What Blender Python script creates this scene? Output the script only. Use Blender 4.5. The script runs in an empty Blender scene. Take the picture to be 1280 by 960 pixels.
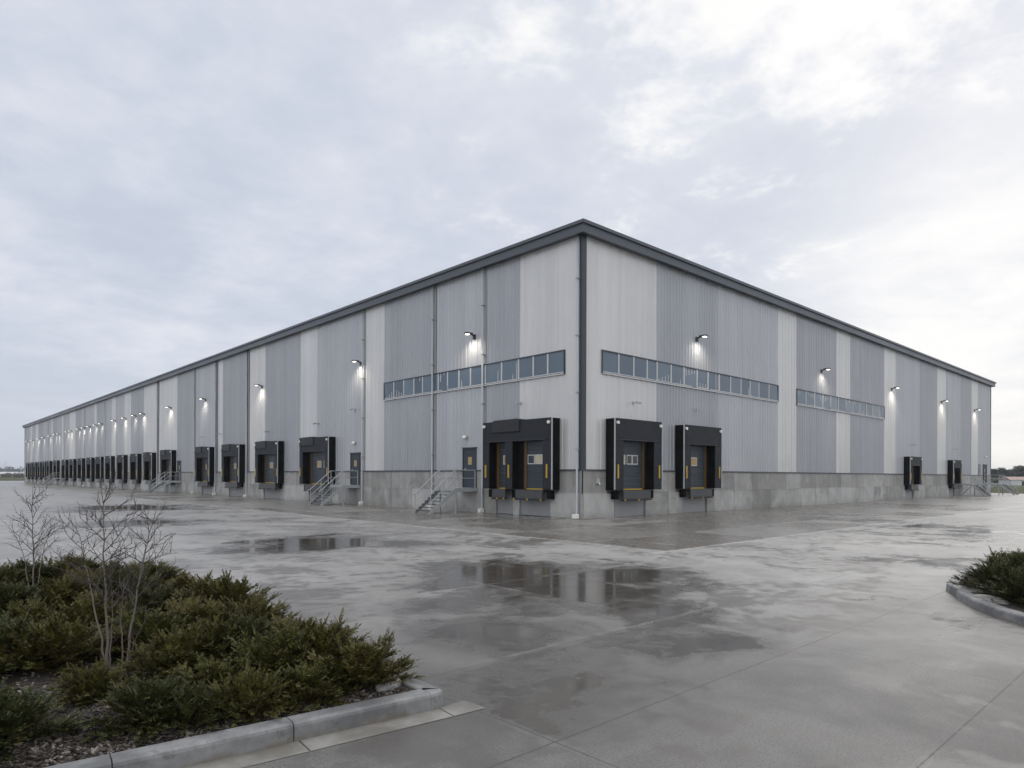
import bpy, bmesh, math, random
from mathutils import Vector, Matrix, noise as mnoise
rad = math.radians
random.seed(7)
scene = bpy.context.scene
COL = scene.collection

# ------------------------------------------------------------------ camera
FPX, HORY, YAW, DIST, LAT, ROLL, EYE = 838.7, 594.93, rad(47.268), 32.927, 3.413, rad(.2), 2.1
FWD = Vector((math.cos(YAW), math.sin(YAW), 0)); RGT = Vector((math.sin(YAW), -math.cos(YAW), 0)); UP = Vector((0, 0, 1))
CAM = -(RGT * LAT + FWD * DIST); CAM.z = EYE
cam = bpy.data.cameras.new('camera'); cam_o = bpy.data.objects.new('camera', cam); COL.objects.link(cam_o)
cam.sensor_fit = 'HORIZONTAL'; cam.sensor_width = 36; cam.lens = 36 * FPX / 1280
cam.shift_x = 0; cam.shift_y = (HORY - 480) / 1280
cam.clip_end = 5000; cam.clip_start = .05
mrot = Matrix((RGT, UP, -FWD)).transposed() @ Matrix.Rotation(ROLL, 3, 'Z')
cam_o.matrix_world = Matrix.Translation(CAM) @ mrot.to_4x4()
scene.camera = cam_o

def ground_at(px, py, z=0.0):
    """point of the plane z seen at a pixel of the 1280x960 photograph"""
    dx, dy = px - 640, py - HORY
    c, s = math.cos(ROLL), math.sin(ROLL)
    r = RGT * ((c * dx + s * dy) / FPX) - UP * ((-s * dx + c * dy) / FPX) + FWD
    return CAM + r * ((z - EYE) / r.z)
def far_at(px, depth, z=0.0):
    return Vector((0, 0, z)) + (CAM - Vector((0, 0, EYE))) + FWD * depth + RGT * ((px - 640) / FPX * depth)

# ------------------------------------------------------------------ light
SUN_AZ, SUN_EL = rad(36), rad(34)          # behind the cloud, ahead and to the right
sun_v = ((FWD * math.cos(SUN_AZ) + RGT * math.sin(SUN_AZ)) * math.cos(SUN_EL) + UP * math.sin(SUN_EL)).normalized()
sl = bpy.data.lights.new('sun', 'SUN'); sl.energy = .5; sl.angle = rad(30); sl.color = (1, .96, .9)
so = bpy.data.objects.new('sun', sl); COL.objects.link(so); so.rotation_euler = sun_v.to_track_quat('Z', 'Y').to_euler()

class NT:
    """small helper to write node trees"""
    def __init__(s, tree): s.t = tree; s.n = tree.nodes; s.l = tree.links
    def put(s, sock, v):
        if v is None: return
        if isinstance(v, bpy.types.NodeSocket): s.l.new(v, sock)
        elif isinstance(v, (tuple, list, Vector)):
            v = tuple(v)
            sock.default_value = v + (1,) if (sock.type == 'RGBA' and len(v) == 3) else v
        else: sock.default_value = v
    def node(s, typ, ins=None, **kw):
        n = s.n.new(typ)
        for k, v in kw.items(): setattr(n, k, v)
        for k, v in (ins or {}).items(): s.put(n.inputs[k], v)
        return n
    def m(s, op, a, b=None, c=None, clamp=False):
        n = s.node('ShaderNodeMath', operation=op, use_clamp=clamp); s.put(n.inputs[0], a); s.put(n.inputs[1], b); s.put(n.inputs[2], c); return n.outputs[0]
    def v(s, op, a, b=None):
        n = s.node('ShaderNodeVectorMath', operation=op); s.put(n.inputs[0], a); s.put(n.inputs[1], b)
        return n.outputs['Value'] if op in ('DOT_PRODUCT', 'LENGTH', 'DISTANCE') else n.outputs[0]
    def mix(s, f, a, b, typ='MIX'):
        n = s.node('ShaderNodeMix', data_type='RGBA', blend_type=typ); s.put(n.inputs[0], f); s.put(n.inputs[6], a); s.put(n.inputs[7], b); return n.outputs[2]
    def fmix(s, f, a, b):
        n = s.node('ShaderNodeMix', data_type='FLOAT'); s.put(n.inputs[0], f); s.put(n.inputs[2], a); s.put(n.inputs[3], b); return n.outputs[0]
    def noise(s, vec, scale, detail=5, rough=.55, dist=0):
        n = s.node('ShaderNodeTexNoise', {'Scale': scale, 'Detail': detail, 'Roughness': rough, 'Distortion': dist}); s.put(n.inputs['Vector'], vec); return n.outputs['Fac']
    def step(s, x, a, b, lo=0.0, hi=1.0):
        n = s.node('ShaderNodeMapRange', interpolation_type='SMOOTHSTEP')
        s.put(n.inputs[0], x); s.put(n.inputs[1], a); s.put(n.inputs[2], b); s.put(n.inputs[3], lo); s.put(n.inputs[4], hi); return n.outputs[0]
    def scale(s, vec, k):
        n = s.node('ShaderNodeMapping'); s.put(n.inputs[0], vec); n.inputs['Scale'].default_value = k; return n.outputs[0]

world = bpy.data.worlds.new('World'); scene.world = world; world.use_nodes = True
wt = NT(world.node_tree); wt.n.clear()
d = wt.node('ShaderNodeTexCoord').outputs['Generated']
sep = wt.node('ShaderNodeSeparateXYZ', {0: d}); dz = sep.outputs[2]
zc = wt.m('ADD', wt.m('MAXIMUM', dz, 0.0), .16)
uv = wt.node('ShaderNodeCombineXYZ', {0: wt.m('DIVIDE', sep.outputs[0], zc), 1: wt.m('DIVIDE', sep.outputs[1], zc), 2: 3.7}).outputs[0]
n1 = wt.noise(uv, .80, 9, .56, .30); n2 = wt.noise(uv, 2.3, 8, .6, .25)
cl = wt.m('ADD', wt.m('MULTIPLY', n1, .60), wt.m('MULTIPLY', n2, .40))
n3 = wt.noise(uv, 5.0, 7, .6, .2)
cloud = wt.step(wt.m('ADD', wt.m('MULTIPLY', cl, .82), wt.m('MULTIPLY', n3, .18)), .40, .62)
glow = wt.step(wt.v('DOT_PRODUCT', d, tuple(sun_v)), .60, 1.0)
side = wt.step(wt.v('DOT_PRODUCT', d, tuple(RGT)), -.65, .75)
lowf = wt.step(dz, .0, .20)
ccol = wt.mix(cloud, (.580, .632, .742), (.785, .815, .885))
ccol = wt.mix(wt.m('MULTIPLY', side, .38), ccol, (.82, .83, .865))
brk = wt.m('ADD', wt.m('ADD', wt.m('MULTIPLY', n1, .22), wt.m('MULTIPLY', n2, .42)), wt.m('ADD', wt.m('MULTIPLY', n3, .36), wt.m('MULTIPLY', glow, .035)))
br = wt.step(brk, .525, .64)      # thin places where the light comes through
ccol = wt.mix(wt.m('MULTIPLY', br, wt.step(glow, .05, .75)), ccol, (1.02, 1.01, 1.0))
hcol = wt.mix(side, (.61, .655, .745), (.83, .835, .855))
ccol = wt.mix(lowf, hcol, ccol)
east = wt.step(wt.v('DOT_PRODUCT', d, tuple((FWD * .78 + RGT * .62 + UP * .16).normalized())), .93, 1.0)
ccol = wt.mix(wt.m('MULTIPLY', east, wt.step(n2, .35, .6, .65, 1.0)), ccol, (1.01, 1.0, .99))
above = wt.step(dz, .58, .92); behind = wt.step(wt.v('DOT_PRODUCT', d, tuple(-FWD)), -.25, .6)
ccol = wt.mix(wt.m('MAXIMUM', above, behind), ccol, wt.mix(cloud, (.74, .745, .76), (.98, .975, .965)))
zen = wt.step(dz, .60, .95, 1.0, 1.5)
back = wt.step(wt.v('DOT_PRODUCT', d, tuple(-FWD)), -.25, .7, 1.0, 1.3)
ccol = wt.v('SCALE', ccol, None)
scn = ccol.node; wt.put(scn.inputs['Scale'], wt.m('MULTIPLY', wt.m('MULTIPLY', zen, back), 10.0))
sky = wt.node('ShaderNodeTexSky', sky_type='NISHITA', sun_disc=False, sun_elevation=SUN_EL, sun_rotation=math.atan2(sun_v.x, sun_v.y))
bg = wt.node('ShaderNodeBackground', {'Color': wt.mix(.95, sky.outputs[0], ccol), 'Strength': .1})
wt.l.new(bg.outputs[0], wt.node('ShaderNodeOutputWorld').inputs[0])

vs = scene.view_settings
vs.view_transform = 'Standard'; vs.look = 'None'; vs.exposure = 0.0; vs.gamma = 1; vs.use_curve_mapping = False
scene.cycles.use_denoising = True
scene.cycles.max_bounces = 5; scene.cycles.diffuse_bounces = 3; scene.cycles.glossy_bounces = 3
scene.cycles.sample_clamp_indirect = 4

# ------------------------------------------------------------------ mesh helpers
class MB:
    def __init__(s): s.v = []; s.f = []; s.mi = []
    def add(s, vs_, fs, mi=0):
        o = len(s.v); s.v += [tuple(p) for p in vs_]; s.f += [tuple(i + o for i in f) for f in fs]; s.mi += [mi] * len(fs); return s
    def box(s, x0, x1, y0, y1, z0, z1, mi=0):
        return s.add([(x, y, z) for z in (z0, z1) for y in (y0, y1) for x in (x0, x1)],
                     [(0, 2, 3, 1), (4, 5, 7, 6), (0, 1, 5, 4), (2, 6, 7, 3), (0, 4, 6, 2), (1, 3, 7, 5)], mi)
    def quad(s, a, b, c, d_, mi=0): return s.add([a, b, c, d_], [(0, 1, 2, 3)], mi)
    def bar(s, a, b, w, h, mi=0):
        a, b = Vector(a), Vector(b); t = (b - a).normalized()
        u = t.cross(UP) if abs(t.z) < .95 else Vector((1, 0, 0)); u.normalize(); n = u.cross(t).normalized()
        P = []
        for p in (a, b):
            for su, sn in ((-1, -1), (1, -1), (1, 1), (-1, 1)): P.append(p + u * (su * w / 2) + n * (sn * h / 2))
        return s.add(P, [(3, 2, 1, 0), (4, 5, 6, 7), (0, 1, 5, 4), (1, 2, 6, 5), (2, 3, 7, 6), (3, 0, 4, 7)], mi)
    def tube(s, pts, r, n=8, cap=True, mi=0):
        pts = [Vector(p) for p in pts]; rs = r if isinstance(r, (list, tuple)) else [r] * len(pts)
        P = []; prev = None
        for i, p in enumerate(pts):
            t = (pts[min(i + 1, len(pts) - 1)] - pts[max(i - 1, 0)]).normalized()
            u = prev - t * prev.dot(t) if prev is not None else (t.cross(Vector((0, 0, 1))) if abs(t.z) < .9 else t.cross(Vector((1, 0, 0))))
            if u.length < 1e-6: u = t.orthogonal()
            u.normalize(); prev = u; w = t.cross(u)
            for k in range(n):
                a = 2 * math.pi * k / n; P.append(p + (u * math.cos(a) + w * math.sin(a)) * rs[i])
        F = [(i * n + k, i * n + (k + 1) % n, (i + 1) * n + (k + 1) % n, (i + 1) * n + k) for i in range(len(pts) - 1) for k in range(n)]
        if cap: F += [tuple(range(n - 1, -1, -1)), tuple((len(pts) - 1) * n + k for k in range(n))]
        return s.add(P, F, mi)
    def prism(s, poly, y0, y1, mi=0):          # poly in (x,z), extruded along y
        n = len(poly)
        return s.add([(x, y0, z) for x, z in poly] + [(x, y1, z) for x, z in poly],
                     [tuple(range(n)), tuple(range(2 * n - 1, n - 1, -1))] + [(i, i + n, (i + 1) % n + n, (i + 1) % n) for i in range(n)], mi)
    def mesh(s, name, mats, smooth=False, fix=True):
        me = bpy.data.meshes.new(name); me.from_pydata(s.v, [], s.f)
        for m_ in (mats if isinstance(mats, (list, tuple)) else [mats]): me.materials.append(m_)
        me.polygons.foreach_set('material_index', s.mi)
        if fix and len(s.f) < 60000:
            b = bmesh.new(); b.from_mesh(me); bmesh.ops.recalc_face_normals(b, faces=b.faces); b.to_mesh(me); b.free()
        if smooth: me.polygons.foreach_set('use_smooth', [True] * len(me.polygons))
        me.update(); return me
    def build(s, name, mats, parent=None, smooth=False, fix=True, bevel=0):
        o = bpy.data.objects.new(name, s.mesh(name, mats, smooth, fix)); COL.objects.link(o)
        if parent is not None: o.parent = parent
        if bevel:
            md = o.modifiers.new('bevel', 'BEVEL'); md.width = bevel; md.segments = 2; md.limit_method = 'ANGLE'
        return o

def tag(o, label=None, cat=None, group=None, kind=None):
    if label: o['label'] = label
    if cat: o['category'] = cat
    if group: o['group'] = group
    if kind: o['kind'] = kind
    return o
def thing(name, label, cat, loc=(0, 0, 0), rz=0, group=None):
    o = bpy.data.objects.new(name, None); COL.objects.link(o); o.location = loc; o.rotation_euler = (0, 0, rz); o.empty_display_size = .3
    return tag(o, label, cat, group)
def children(o): return [c for c in bpy.data.objects if c.parent == o]
def copy_tree(o, parent=None, kids=None):
    c = o.copy(); COL.objects.link(c)
    if parent is not None: c.parent = parent
    for ch in (o.children if kids is None else kids): copy_tree(ch, c)
    return c

# ------------------------------------------------------------------ materials
def mat(name, fn):
    m_ = bpy.data.materials.new(name); m_.use_nodes = True; t = NT(m_.node_tree); t.n.clear()
    p = t.node('ShaderNodeBsdfPrincipled'); out = t.node('ShaderNodeOutputMaterial'); t.l.new(p.outputs[0], out.inputs[0])
    fn(t, p); return m_
def objco(t): return t.node('ShaderNodeTexCoord').outputs['Object']
def bump(t, p, h, strength=.3, dist=.02):
    t.put(p.inputs['Normal'], t.node('ShaderNodeBump', {'Height': h, 'Strength': strength, 'Distance': dist}).outputs[0])
def simple(name, col, rough=.5, var=.15, scale=3.0, spec=.5, metal=0.0, bmp=0.0):
    def fn(t, p):
        co = objco(t); n = t.noise(co, scale, 6, .6)
        t.put(p.inputs['Base Color'], t.mix(n, tuple(c * (1 - var) for c in col), tuple(min(c * (1 + var), 1) for c in col)))
        t.put(p.inputs['Roughness'], t.step(n, .2, .8, rough * .8, min(rough * 1.2, 1)))
        p.inputs['Specular IOR Level'].default_value = spec; p.inputs['Metallic'].default_value = metal
        if bmp: bump(t, p, t.noise(co, scale * 6, 5), bmp, .01)
    return mat(name, fn)
def emissive(name, col, st):
    def fn(t, p):
        p.inputs['Base Color'].default_value = (.8, .8, .8, 1); p.inputs['Emission Color'].default_value = col + (1,); p.inputs['Emission Strength'].default_value = st
    return mat(name, fn)

def cladding(name, col, rough):
    def fn(t, p):
        co = objco(t)
        streak = t.noise(t.scale(co, (1.3, 1.3, .05)), 1.0, 6, .65)     # rain streaks down the sheets
        patch = t.noise(co, .22, 4, .6)
        sheet = t.noise(t.scale(co, (.9, .9, .012)), 1.0, 2, .5)
        k = t.m('ADD', t.m('MULTIPLY', streak, .45), t.m('ADD', t.m('MULTIPLY', patch, .25), t.m('MULTIPLY', sheet, .3)))
        zz = t.node('ShaderNodeSeparateXYZ', {0: co}).outputs[2]
        runs = t.m('MULTIPLY', t.step(t.noise(t.scale(co, (4.5, 4.5, .10)), 1.0, 5, .7), .54, .72), t.m('MAXIMUM', t.step(zz, 4.6, 2.4), t.m('MULTIPLY', t.step(zz, 9.0, 9.95), t.m('LESS_THAN', zz, 9.95))))   # grime runs under the sheet lap and at the foot
        t.put(p.inputs['Base Color'], t.mix(t.m('MULTIPLY', runs, .35), t.mix(t.step(k, .3, .7), tuple(c * .84 for c in col), tuple(c * 1.1 for c in col)), tuple(c * f for c, f in zip(col, (.60, .58, .55)))))
        t.put(p.inputs['Roughness'], t.step(streak, .3, .7, rough * .85, rough * 1.25))
        p.inputs['Metallic'].default_value = .25; p.inputs['Specular IOR Level'].default_value = .5
        bump(t, p, t.noise(t.scale(co, (.8, .8, .25)), 1.0, 2), .12, .05)
    return mat(name, fn)
M = {}
M['light'] = cladding('light_cladding', (.63, .633, .642), .32)
M['mid'] = cladding('mid_grey_cladding', (.44, .456, .492), .32)
M['dark'] = cladding('dark_grey_cladding', (.38, .396, .434), .32)
M['trim'] = simple('dark_trim', (.036, .044, .058), .4, .12, .8)
M['fascia'] = simple('roof_fascia', (.072, .084, .105), .36, .10, .25)
M['flash'] = simple('base_flashing', (.06, .068, .082), .4)
M['galv'] = simple('galvanised_steel', (.40, .425, .45), .42, .15, 4, metal=.2)
M['pipe'] = simple('downpipe_grey', (.43, .46, .50), .4, .12, 1.5)
M['channel'] = simple('joint_channel', (.29, .30, .32), .5, .2, 1.2)
M['roof'] = simple('roof_membrane', (.3, .31, .32), .7)
M['pad'] = simple('dock_pad', (.021, .024, .031), .6, .3, 1.4, spec=.28)
M['hood'] = simple('dock_hood', (.014, .016, .021), .55, .2, 1.4)
M['black'] = simple('black_rubber', (.004, .0044, .0055), .7, .2, 5, spec=.15)
M['yellow'] = simple('safety_yellow', (.50, .33, .03), .5, .25, 8)
M['track'] = simple('ochre_track', (.095, .056, .016), .5, .3, 3)
M['white'] = simple('white_paint', (.75, .75, .72), .45, .08)
M['notice'] = simple('tan_notice', (.42, .30, .13), .5, .3, 14)
M['paper'] = simple('pale_notice', (.55, .50, .36), .5, .2, 14)
M['steel'] = simple('leveller_plate', (.075, .078, .085), .42, .3, 3, metal=.3)
M['edge'] = simple('aluminium_edge', (.56, .57, .59), .4, .1)
M['lampbody'] = simple('lamp_housing', (.035, .038, .045), .45)
M['lens'] = emissive('lamp_lens', (1, .95, .85), 4.0)
M['marker'] = simple('marker_lens', (.82, .82, .80), .25, .05)

def f_door(t, p):
    co = objco(t); z = t.node('ShaderNodeSeparateXYZ', {0: co}).outputs[2]
    n = t.noise(co, 1.6, 5)
    t.put(p.inputs['Base Color'], t.mix(n, (.020, .030, .042), (.038, .052, .068))); p.inputs['Roughness'].default_value = .42
    f = t.m('FRACT', t.m('MULTIPLY', z, 1 / .52)); g = t.m('LESS_THAN', f, .05)
    bump(t, p, t.m('SUBTRACT', 1.0, g), .8, .02)
M['door'] = mat('sectional_door', f_door)
M['mandoor'] = simple('personnel_door', (.045, .058, .075), .5, .12, 2, spec=.25)
M['dglass'] = simple('door_glass', (.03, .035, .04), .12, .2)

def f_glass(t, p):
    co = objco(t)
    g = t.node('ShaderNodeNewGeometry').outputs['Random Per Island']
    t.put(p.inputs['Base Color'], t.mix(t.m('ADD', t.m('MULTIPLY', g, .6), t.m('MULTIPLY', t.noise(co, .8, 4), .5)), (.032, .064, .105), (.125, .175, .235)))  # sky reflection varying from pane to pane is painted into the base colour
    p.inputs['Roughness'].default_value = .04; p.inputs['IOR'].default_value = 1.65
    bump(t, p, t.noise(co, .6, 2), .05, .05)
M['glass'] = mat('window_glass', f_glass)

def f_conc(t, p):      # cast plinth: board joints are real steps, this is the stain
    co = objco(t); sx = t.node('ShaderNodeSeparateXYZ', {0: co}); z = sx.outputs[2]
    a = t.noise(co, .55, 7, .62, .5); b = t.noise(t.scale(co, (1.8, 1.8, .5)), 1.0, 7, .65); c = t.noise(co, 14, 4)
    u = t.m('ADD', sx.outputs[0], sx.outputs[1])
    cell = t.node('ShaderNodeTexWhiteNoise', noise_dimensions='2D')
    t.put(cell.inputs['Vector'], t.node('ShaderNodeCombineXYZ', {0: t.m('FLOOR', t.m('DIVIDE', u, 2.42)), 1: t.m('FLOOR', t.m('DIVIDE', z, 1.27)), 2: 0.0}).outputs[0])
    cv = cell.outputs[0]
    k = t.m('ADD', t.m('MULTIPLY', a, .55), t.m('ADD', t.m('MULTIPLY', b, .35), t.m('MULTIPLY', t.m('SUBTRACT', cv, .4), .17)))
    base = t.mix(t.step(k, .30, .62), (.22, .22, .216), (.47, .472, .47))
    stain = t.m('MULTIPLY', t.step(a, .49, .56), t.step(z, 1.15, 1.35))
    base = t.mix(t.m('MULTIPLY', stain, .42), base, (.21, .20, .185))
    splash = t.m('MULTIPLY', t.step(z, .42, .02), t.step(b, .35, .65))
    base = t.mix(t.m('MULTIPLY', splash, .5), base, (.17, .168, .16))
    gx = t.m('LESS_THAN', t.m('FRACT', t.m('DIVIDE', u, 2.42)), .012)
    base = t.mix(t.m('MULTIPLY', gx, .9), base, (.06, .06, .06))
    t.put(p.inputs['Base Color'], base); t.put(p.inputs['Roughness'], t.step(b, .3, .7, .55, .8))
    bump(t, p, t.m('ADD', t.m('MULTIPLY', c, .5), t.m('MULTIPLY', a, 1.0)), .25, .02)
M['conc'] = mat('plinth_concrete', f_conc)

def f_kerb(t, p):
    co = objco(t); a = t.noise(co, 2.2, 7, .65); b = t.noise(co, 60, 3)
    z = t.node('ShaderNodeSeparateXYZ', {0: co}).outputs[2]
    base = t.mix(t.step(a, .34, .66), (.125, .13, .136), (.275, .28, .285)); base = t.mix(t.m('MULTIPLY', t.step(t.noise(co, 9, 6, .7), .56, .66), .5), base, (.085, .085, .085))
    dirt = t.m('MULTIPLY', t.step(z, .07, .0), t.step(t.noise(co, 3.5, 6), .35, .6))
    base = t.mix(t.m('MULTIPLY', dirt, .7), base, (.16, .13, .09))
    t.put(p.inputs['Base Color'], base); p.inputs['Roughness'].default_value = .55
    bump(t, p, t.m('ADD', b, t.m('MULTIPLY', a, .6)), .18, .008)
M['kerb'] = mat('kerb_concrete', f_kerb)
def f_gutter(t, p):
    co = objco(t); a = t.noise(co, 1.8, 8, .65); b = t.noise(co, 45, 4)
    t.put(p.inputs['Base Color'], t.mix(t.step(a, .35, .65), (.16, .15, .135), (.27, .265, .25))); p.inputs['Roughness'].default_value = .5
    bump(t, p, b, .2, .006)
M['gutter'] = mat('gutter_concrete', f_gutter)

# puddle fields on the yard: (lateral, depth) centre and half sizes in metres, weight; the field is broken up by noise
def pbox(x0, y0, x1, y1, w=1.0):
    zd = lambda y: FPX * EYE / (y - HORY)
    near, far = zd(y1), zd(y0); dep = (near + far) / 2; mid = zd((y0 + y1) / 2)
    return ((x0 + x1) / 2 - 640) / FPX * mid, dep, (x1 - x0) / 2 / FPX * mid, (far - near) / 2, w
PUDDLES = [pbox(290, 668, 470, 698), pbox(480, 700, 790, 742, .78), pbox(660, 702, 890, 738, .78), pbox(735, 746, 850, 780), pbox(500, 768, 720, 818, 1.0),
           pbox(60, 631, 260, 642, .75), pbox(80, 650, 260, 662, .75), pbox(470, 745, 640, 770, .7), pbox(1000, 764, 1105, 780, .12), pbox(560, 850, 720, 900, .25),
           pbox(860, 792, 960, 812, .3), pbox(560, 705, 860, 790, .62), pbox(1120, 692, 1215, 702, .2), pbox(1150, 640, 1300, 690, .3), pbox(560, 640, 720, 652, .6), pbox(360, 676, 560, 686, .8)]
DRYER = [pbox(900, 735, 1230, 840, .9)]      # a crown in the slab that sheds water
def f_yard(t, p):
    co = objco(t); sp = t.node('ShaderNodeSeparateXYZ', {0: co}); X, Y = sp.outputs[0], sp.outputs[1]
    rel = t.v('SUBTRACT', co, tuple((CAM.x, CAM.y, 0)))
    lat = t.v('DOT_PRODUCT', rel, tuple(RGT)); dep = t.v('DOT_PRODUCT', rel, tuple(FWD))
    nA = t.noise(co, .16, 6, .6, .3); nB = t.noise(co, .7, 7, .62, .4); nC = t.noise(co, 3.2, 6, .6); nD = t.noise(co, 46, 6, .68); nE = t.noise(co, 190, 3, .6); nF = t.noise(co, .38, 7, .66, .8)
    fld = -1.0
    for (cx, cy, a, b, w) in PUDDLES:
        q = t.node('ShaderNodeCombineXYZ', {0: t.m('DIVIDE', t.m('SUBTRACT', lat, cx), a), 1: t.m('DIVIDE', t.m('SUBTRACT', dep, cy), b), 2: 0.0}).outputs[0]
        v_ = t.m('MULTIPLY', t.m('SUBTRACT', 1.0, t.v('LENGTH', q)), w)
        fld = t.m('MAXIMUM', v_, fld)
    fld = t.m('MAXIMUM', fld, -.6)
    for (cx, cy, a, b, w) in DRYER:
        q = t.node('ShaderNodeCombineXYZ', {0: t.m('DIVIDE', t.m('SUBTRACT', lat, cx), a), 1: t.m('DIVIDE', t.m('SUBTRACT', dep, cy), b), 2: 0.0}).outputs[0]
        fld = t.m('SUBTRACT', fld, t.m('MULTIPLY', t.m('MAXIMUM', t.m('SUBTRACT', 1.0, t.v('LENGTH', q)), 0.0), w))
    jx = t.m('DIVIDE', t.m('ADD', X, 21.0), 4.6); jy = t.m('DIVIDE', t.m('ADD', Y, 20.3), 4.15)
    wn = t.node('ShaderNodeTexWhiteNoise', noise_dimensions='2D')
    t.put(wn.inputs['Vector'], t.node('ShaderNodeCombineXYZ', {0: t.m('FLOOR', jx), 1: t.m('FLOOR', jy), 2: 0.0}).outputs[0])
    slab = wn.outputs[0]                              # each slab lies and drains a little differently
    fx = t.m('ABSOLUTE', t.m('SUBTRACT', t.m('FRACT', t.m('ADD', jx, .5)), .5)); fy = t.m('ABSOLUTE', t.m('SUBTRACT', t.m('FRACT', t.m('ADD', jy, .5)), .5))
    dry_edge = t.m('MAXIMUM', t.step(t.m('ADD', fx, t.m('MULTIPLY', nC, .012)), .026, .012), t.step(t.m('ADD', fy, t.m('MULTIPLY', nC, .012)), .032, .018))
    wet = t.m('ADD', t.m('MULTIPLY', fld, .62), t.m('ADD', t.m('MULTIPLY', t.m('SUBTRACT', nB, .5), 1.25), t.m('ADD', t.m('MULTIPLY', t.m('SUBTRACT', nA, .5), .9), t.m('ADD', t.m('MULTIPLY', t.m('SUBTRACT', nF, .5), .7), t.m('MULTIPLY', t.m('SUBTRACT', slab, .5), .30)))))
    wet = t.m('ADD', wet, t.m('MULTIPLY', t.m('SUBTRACT', nC, .5), .56))
    wet = t.m('SUBTRACT', wet, t.m('MULTIPLY', dry_edge, .09))
    pud = t.step(wet, .12, .20); deep = t.step(wet, .14, .34)
    damp = t.m('MAXIMUM', t.step(wet, -.20, .12), t.m('MULTIPLY', t.step(t.m('ADD', t.m('MULTIPLY', nF, .6), t.m('MULTIPLY', nC, .4)), .49, .57), .7))   # drying stains
    apron = t.m('MULTIPLY', t.m('GREATER_THAN', X, -8.8), t.m('GREATER_THAN', Y, -11.0))   # wetter, browner pour along the walls
    damp = t.m('MAXIMUM', damp, t.m('MULTIPLY', apron, t.m('SUBTRACT', t.step(t.m('ADD', t.m('MULTIPLY', slab, .45), t.m('MULTIPLY', nB, .55)), .30, .62, .15, .85), t.m('MULTIPLY', dry_edge, .5)), clamp=True))
    asph = t.step(t.m('ADD', dep, t.m('MULTIPLY', t.m('SUBTRACT', nA, .5), 7.0)), 14.0, 6.5)   # darker open-textured surface of the drive
    dry = t.mix(t.step(t.m('ADD', t.m('MULTIPLY', nC, .4), t.m('MULTIPLY', nB, .6)), .34, .66), (.225, .218, .212), (.395, .388, .380))
    dry = t.mix(t.m('MULTIPLY', t.m('SUBTRACT', slab, .35), .6, clamp=True), dry, (.43, .422, .41))
    dry = t.mix(t.m('MULTIPLY', t.step(t.m('ADD', t.m('MULTIPLY', nC, .5), t.m('MULTIPLY', nF, .5)), .485, .60), .55), dry, (.135, .120, .104))
    dry = t.mix(t.m('MULTIPLY', asph, .80), dry, t.mix(t.step(nB, .36, .64), (.072, .069, .067), (.140, .135, .130)))
    dry = t.mix(t.m('MULTIPLY', t.step(nE, .58, .70), t.fmix(asph, .35, .75)), dry, (.42, .41, .395))
    dry = t.mix(t.m('MULTIPLY', t.step(nD, .46, .66), t.fmix(asph, .32, .65)), dry, (.065, .062, .060))
    dampc = t.mix(apron, (.098, .091, .084), (.135, .120, .102))
    col = t.mix(t.m('MULTIPLY', damp, .85), dry, dampc)
    col = t.mix(pud, col, (.080, .073, .064))
    wob = t.m('MULTIPLY', t.m('SUBTRACT', nC, .5), .0025)
    jn = t.m('MAXIMUM', t.m('LESS_THAN', t.m('ADD', fx, wob), .0016), t.m('LESS_THAN', t.m('ADD', fy, wob), .0018))
    jn = t.m('MAXIMUM', jn, t.m('LESS_THAN', t.m('ABSOLUTE', t.m('ADD', t.m('ADD', Y, t.m('MULTIPLY', nC, .03)), 18.2)), .008))
    pale = t.m('MAXIMUM', t.m('LESS_THAN', fx, .010), t.m('LESS_THAN', fy, .012))
    col = t.mix(t.m('MULTIPLY', t.m('MULTIPLY', pale, t.step(nB, .44, .62)), t.fmix(asph, .45, .12)), col, (.34, .335, .325))
    # worn painted lines where the apron meets the yard
    la = t.m('MULTIPLY', t.m('LESS_THAN', t.m('ABSOLUTE', t.m('ADD', Y, 11.0)), .085), t.m('GREATER_THAN', X, -9.6))
    lb = t.m('MULTIPLY', t.m('LESS_THAN', t.m('ABSOLUTE', t.m('ADD', X, 8.8)), .085), t.m('GREATER_THAN', Y, -9.6))
    col = t.mix(t.m('MULTIPLY', t.m('MAXIMUM', la, lb), t.step(t.m('ADD', nC, t.m('MULTIPLY', nB, .6)), .62, .86, .15, .8)), col, (.50, .50, .49))
    col = t.mix(t.m('MULTIPLY', jn, .75), col, (.04, .04, .038))
    t.put(p.inputs['Base Color'], col)
    r = t.fmix(damp, .46, .22); r = t.m('ADD', r, t.m('MULTIPLY', t.m('SUBTRACT', nC, .5), .24)); r = t.m('ADD', r, t.m('MULTIPLY', asph, .06))
    t.put(p.inputs['Roughness'], t.fmix(pud, r, t.fmix(deep, .19, t.step(nC, .35, .65, .06, .13))))
    t.put(p.inputs['Specular IOR Level'], t.fmix(damp, .42, .5))
    h = t.m('ADD', t.m('MULTIPLY', nD, .5), t.m('ADD', t.m('MULTIPLY', nE, .45), t.m('MULTIPLY', nC, .5)))
    h = t.m('MULTIPLY', h, t.m('SUBTRACT', 1.0, t.m('MULTIPLY', pud, .97)))
    st = t.m('MULTIPLY', t.fmix(damp, .36, .13), t.step(dep, 60.0, 4.0, .2, 1.0))
    t.put(p.inputs['Normal'], t.node('ShaderNodeBump', {'Height': h, 'Strength': st, 'Distance': .018}).outputs[0])
M['yard'] = mat('wet_concrete_yard', f_yard)

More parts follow.
